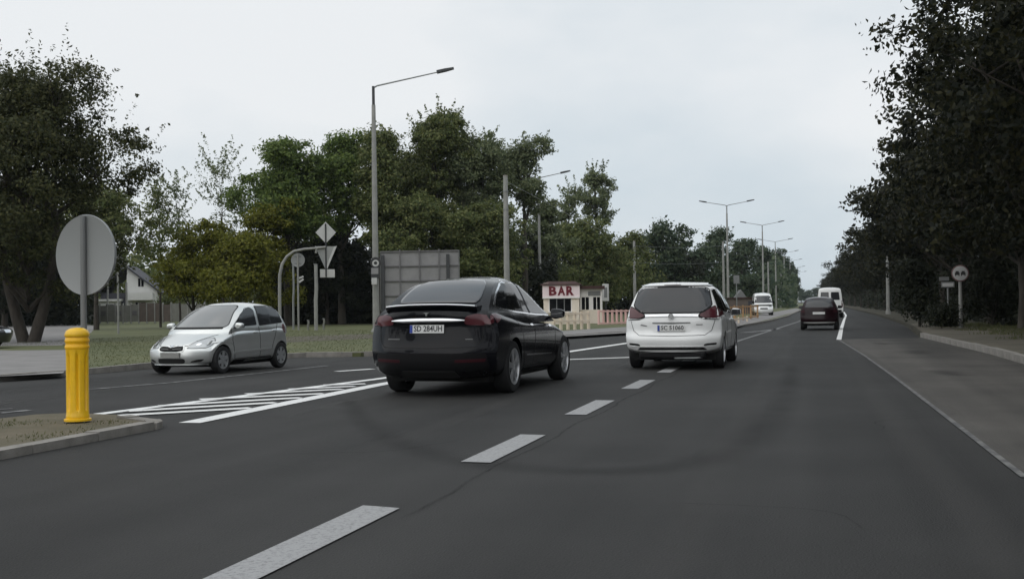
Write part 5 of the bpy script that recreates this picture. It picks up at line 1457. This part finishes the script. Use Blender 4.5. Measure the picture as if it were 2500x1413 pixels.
# upright sign right of the kiosk
x, y, _ = P(1479, 744, 76)
us = thing('upright_sign', 'narrow upright white-framed sign right of the bar', 'sign', (x, y, .1), math.radians(10))
MB().box(-.05,.05,-.05,.05,0,1.4).build('post', M['dark_steel'], us)
MB().box(-.21,.21,-.09,.09,1.36,2.48).build('frame', M['sign_white'], us, bevel=.03)
MB().box(-.10,.10,-.10,-.092,1.60,2.26).build('panel', M['sign_back'], us)

# fences of posts and rails
def rail_fence(name, label, p0, p1, H, n, m, rails, post_w=.10, bars=0, z=.1, base=0):
    a, b = Vector((*p0, 0)), Vector((*p1, 0)); L_ = (b-a).length
    t = thing(name, label, 'fence', (a.x, a.y, z), math.atan2((b-a).y, (b-a).x))
    for i in range(n+1):
        xx = L_*i/n
        MB().box(xx-post_w/2, xx+post_w/2, -post_w/2, post_w/2, -.1, H+.03).build('post', M[m], t)
    for r_ in rails:
        MB().box(0, L_, -post_w/2-.035, -post_w/2-.002, r_*H-.05, r_*H+.05).build('rail', M[m], t)
    if bars:
        me = MB().box(-.04,.04,-post_w/2-.06,-post_w/2-.037,.06,H-.02).mesh('picket'); me.materials.append(M[m])
        for i in range(bars):
            o = bpy.data.objects.new('picket', me); COL.objects.link(o); o.parent = t; o.location = (L_*(i+.5)/bars, 0, 0)
    if base:
        MB().box(-.05, L_+.05, -.12, .12, -.1, base).build('plinth', M['kerb_concrete'], t)
    return t
rail_fence('post_fence', 'cream post and rail fence in front of the bar', G(1352, 806, .1), G(1437, 803, .1), .80, 5, 'fence_cream', (.93, .50), .11)
rail_fence('post_fence', 'pinkish low fence between the bar and the white car', G(1462, 792, .1), G(1560, 789, .1), .80, 9, 'fence_red', (.95, .08), .10)
rail_fence('picket_fence', 'orange-brown picket railing right of the white car', G(1770, 787, .1), G(1850, 776, .1), .95, 4, 'fence_orange', (.92, .15), .09, bars=14)
rail_fence('post_fence', 'low pale barrier at the foot of the orange railing', G(1780, 792, .1), G(1824, 785, .1), .30, 2, 'fence_cream', (.8,), .09)
# brown shed behind the railing and a little gable
x, y, _ = P(1812, 738, 118)
sh = thing('brown_shed', 'low brown shed behind the orange railing', 'shed', (x, y, .1), math.radians(10))
MB().box(-1.25,1.6,0,3,0,1.55).build('wall', M['fence_brown'], sh); MB().box(-1.4,1.75,-.15,3.1,1.555,1.66).build('roof', M['roof_brown'], sh)
MB().box(.6,1.2,-.03,-.002,0.02,1.3).build('door', M['roof_dark'], sh)
g = MB(); g.v = [(-.6,.4,1.665),(.5,.4,1.665),(-.05,.4,2.45),(-.6,2.4,1.665),(.5,2.4,1.665),(-.05,2.4,2.45)]; g.f = [(0,1,2),(5,4,3),(1,4,5,2),(0,2,5,3),(0,3,4,1)]
g.build('gable', M['sign_back'], sh)
x, y, z = P(1798, 682, 112)
ts = thing('small_square_sign', 'small square sign beside the nearest double lamp', 'road sign', (x, y, .1), math.radians(10))
MB().box(-.28,.28,-.02,.02,z-.5,z+.30).build('sign_plate', M['sign_back'], ts); MB().tube([(0,.06,-.1),(0,.06,z+.2)], .05, 8).build('post', M['pole_steel'], ts)

# ------------------------------------------------------------------ white house and its fence
D = 132
x, y, _ = P(318, 764, D); sc = D / F_PX
ho = thing('white_house', 'white house with a dark roof behind the grey fence', 'house', (x, y, 0), math.radians(22))
def hb(name, x0, x1, y0, y1, z0, z1, m, parent=None): return MB().box(x0,x1,y0,y1,z0,z1).build(name, M[m], parent or ho)
hb('wall', -.4, 3.0, 0, 7, 0, 3.6, 'house_white')
g = MB(); g.v = [(.1,0,3.6),(3.0,0,3.6),(-.3,0,6.2),(.1,7,3.6),(3.0,7,3.6),(-.3,7,6.2)]; g.v[0] = (-.4,0,3.6); g.v[3] = (-.4,7,3.6)
g.f = [(0,1,2),(5,4,3),(1,4,5,2),(0,2,5,3)]; g.build('gable', M['house_white'], ho)
r = MB(); r.v = [(-.5,-.35,6.45),(3.5,-.35,3.3),(3.5,7.3,3.3),(-.5,7.3,6.45),(-.5,-.35,6.25),(3.4,-.35,3.15),(3.4,7.3,3.15),(-.5,7.3,6.25)]
r.f = [(0,1,2,3),(7,6,5,4),(0,4,5,1),(1,5,6,2),(2,6,7,3),(3,7,4,0)]; r.build('roof', M['roof_dark'], ho)
r = MB(); r.v = [(-.52,-.3,6.42),(-.52,7.3,6.42),(-3.6,7.3,3.5),(-3.6,-.3,3.5),(-.52,-.3,6.2),(-.52,7.3,6.2),(-3.5,7.3,3.3),(-3.5,-.3,3.3)]
r.f = [(0,1,2,3),(7,6,5,4),(0,4,5,1),(1,5,6,2),(2,6,7,3),(3,7,4,0)]; r.build('roof', M['roof_dark'], ho)
hb('wall', -3.3, -.42, .4, 7, 0, 3.3, 'roof_dark'); hb('porch_wall', -4.3, -1.0, -1.6, .2, 0, 2.35, 'house_white'); hb('porch_roof', -4.5, -.8, -1.9, .3, 2.36, 2.6, 'house_white')
w = hb('window', -3.9, -3.2, -1.64, -1.605, .9, 2.0, 'glass_dark'); hb('window_frame', -3.58, -3.52, -1.67, -1.645, .9, 2.0, 'house_white', w)
w = hb('window', -2.3, -1.5, -1.64, -1.605, .9, 2.0, 'glass_dark'); hb('window_frame', -1.93, -1.87, -1.67, -1.645, .9, 2.0, 'house_white', w)
w = hb('window', .9, 1.5, -.04, -.005, 4.0, 4.9, 'glass_dark'); hb('window_frame', 1.17, 1.23, -.07, -.045, 4.0, 4.9, 'house_white', w)
w = hb('window', .6, 1.7, -.04, -.005, 1.0, 2.2, 'glass_dark'); hb('window_frame', 1.12, 1.18, -.07, -.045, 1.0, 2.2, 'house_white', w)
hb('balcony', -.3, 2.6, -.9, -.1, 2.45, 3.3, 'house_white')
hb('chimney', -1.5, -1.0, 3, 3.6, 5.6, 6.9, 'fence_brown')
# fence panels
a, b = Vector((*G(226, 790, .1), 0)), Vector((*G(500, 788, .1), 0))
Lf = (b-a).length; n = 14
fe = thing('panel_fence', 'grey and brown panel fence in front of the white house', 'fence', (a.x, a.y, .1), math.atan2((b-a).y, (b-a).x))
rnd = random.Random(4)
for i in range(n):
    x0, x1 = Lf*i/n, Lf*(i+1)/n
    MB().box(x0+.05, x1-.05, -.02, .02, .15, 1.75 + rnd.uniform(-.1,.15)).build('panel', M['fence_brown' if i in (6, 7, 8, 9) else 'fence_grey'], fe)
    if i < 6 and i % 2: MB().box(x0+.2, x1-.2, -.06, -.022, .75, 1.15).build('panel_gap', M['board_rib'], fe)
for i in range(n+1):
    MB().box(Lf*i/n-.05, Lf*i/n+.05, -.06, .06, -.1, 1.9).build('post', M['pole_concrete'], fe)
for px, yt, D, lab, r in ((308, 690, 118, 'thin pale pole rising before the house porch', .11), (262, 662, 118, 'thin pale pole left of the house porch', .10)):
    plain_post(px, yt, D, r, lab)
# triangular sign back left of the house
x, y, z = P(287, 636, 60)
tr = thing('triangular_sign', 'grey triangular sign seen from the back, right of the large round sign', 'road sign', (x, y, .08), math.radians(18))
MB().tube([(0,.03,-.1),(0,.03,z+.3)], .05, 10).build('post', M['pole_concrete'], tr, smooth=50)
pl = MB(); zz = z - .08; pl.v = [(-.55,-.01,zz-.42),(.55,-.01,zz-.42),(.06,-.01,zz+.52),(-.06,-.01,zz+.52),(-.55,.01,zz-.42),(.55,.01,zz-.42),(.06,.01,zz+.52),(-.06,.01,zz+.52)]
pl.f = [(0,1,2,3),(7,6,5,4),(0,4,5,1),(1,5,6,2),(2,6,7,3),(3,7,4,0)]; pl.build('sign_plate', M['sign_back'], tr)

# ------------------------------------------------------------------ signs at the right verge
x, y, z = P(2344, 667, 48)
rs = thing('restriction_sign', 'round white restriction sign with a dark two-part symbol on a pole', 'road sign', (x, y, .1), math.radians(-2))
z -= .1
MB().tube([(0,.06,-.15),(0,.06,1.1),(0,.06,z+.3)], [.085,.075,.06], 12).build('post', M['pole_concrete'], rs, smooth=50)
disc(.34, .02, 40).build('sign_plate', M['sign_back'], rs, smooth=40, loc=(0, -.012, z))
disc(.335, .008, 40).build('red_rim', M['sign_red'], rs, smooth=40, loc=(0, -.027, z))
disc(.30, .008, 40).build('sign_face', M['sign_back'], rs, smooth=40, loc=(0, -.036, z))
disc(.295, .006, 40).build('sign_face', M['sign_white'], rs, smooth=40, loc=(0, -.044, z))
for sx in (-.115, .115):
    b = MB().box(-.09,.09,-.004,.004,-.07,.03); b.box(-.06,.06,-.004,.004,.03,.09); b.box(-.085,-.05,-.004,.004,-.11,-.07); b.box(.05,.085,-.004,.004,-.11,-.07)
    b.build('symbol', M['sign_black'], rs, loc=(sx, -.052, z))
x, y, z = P(2314, 695, 50)
ds = thing('direction_board', 'small pale rectangular board on a thin post left of the round restriction sign', 'sign', (x, y, .1), math.radians(-2))
z -= .1
MB().tube([(0,.05,-.15),(0,.05,z+.12)], .045, 10).build('post', M['pole_steel'], ds, smooth=50)
MB().box(-.27,.27,-.015,.015,-.12,.12).build('sign_plate', M['sign_back'], ds, loc=(0,0,z), bevel=.03)
MB().box(-.22,.22,-.019,-.0155,-.07,.07).build('sign_face', M['sign_white'], ds, loc=(0,0,z))
MB().box(-.20,.20,.10,.12,-.08,.08).build('upper_plate', M['sign_back'], ds, loc=(-.14,0,z+.26))

# overhead wires between the concrete masts
for i, (a_, b_) in enumerate((((1234, 442, 60), (1548, 596, 120)), ((1548, 600, 120), (1765, 600, 132)), ((1765, 600, 132), (1875, 646, 195)), ((1548, 640, 120), (1765, 640, 132)))):
    A_, B_ = Vector(P(*a_)), Vector(P(*b_))
    t = thing('overhead_wire', ('overhead wire from the thick pale mast to the mast left of the white car', 'upper overhead wire between the two masts either side of the white car', 'overhead wire running away from the mast beside the nearest double lamp', 'lower overhead wire between the two masts either side of the white car')[i], 'wire', tuple(A_))
    pts_ = [(B_-A_)*k/10 + Vector((0, 0, -.2*math.sin(PI*k/10))) for k in range(11)]
    MB().tube(pts_, .009, 5).build('wire_strand', M['sign_rim'], t)

# ------------------------------------------------------------------ air
hz = MB().box(-3020, 3020, -620, 4020, -1.2, 24.0).build('haze', None, kind='stuff')
hm = bpy.data.materials.new('haze_air'); hm.use_nodes = True
hn = hm.node_tree; hn.nodes.clear()
ho_ = hn.nodes.new('ShaderNodeOutputMaterial'); hv = hn.nodes.new('ShaderNodeVolumePrincipled')
hv.inputs['Color'].default_value = (0.82, 0.90, 0.96, 1); hv.inputs['Density'].default_value = 0.00013
hn.links.new(hv.outputs[0], ho_.inputs['Volume'])
hz.data.materials.append(hm)
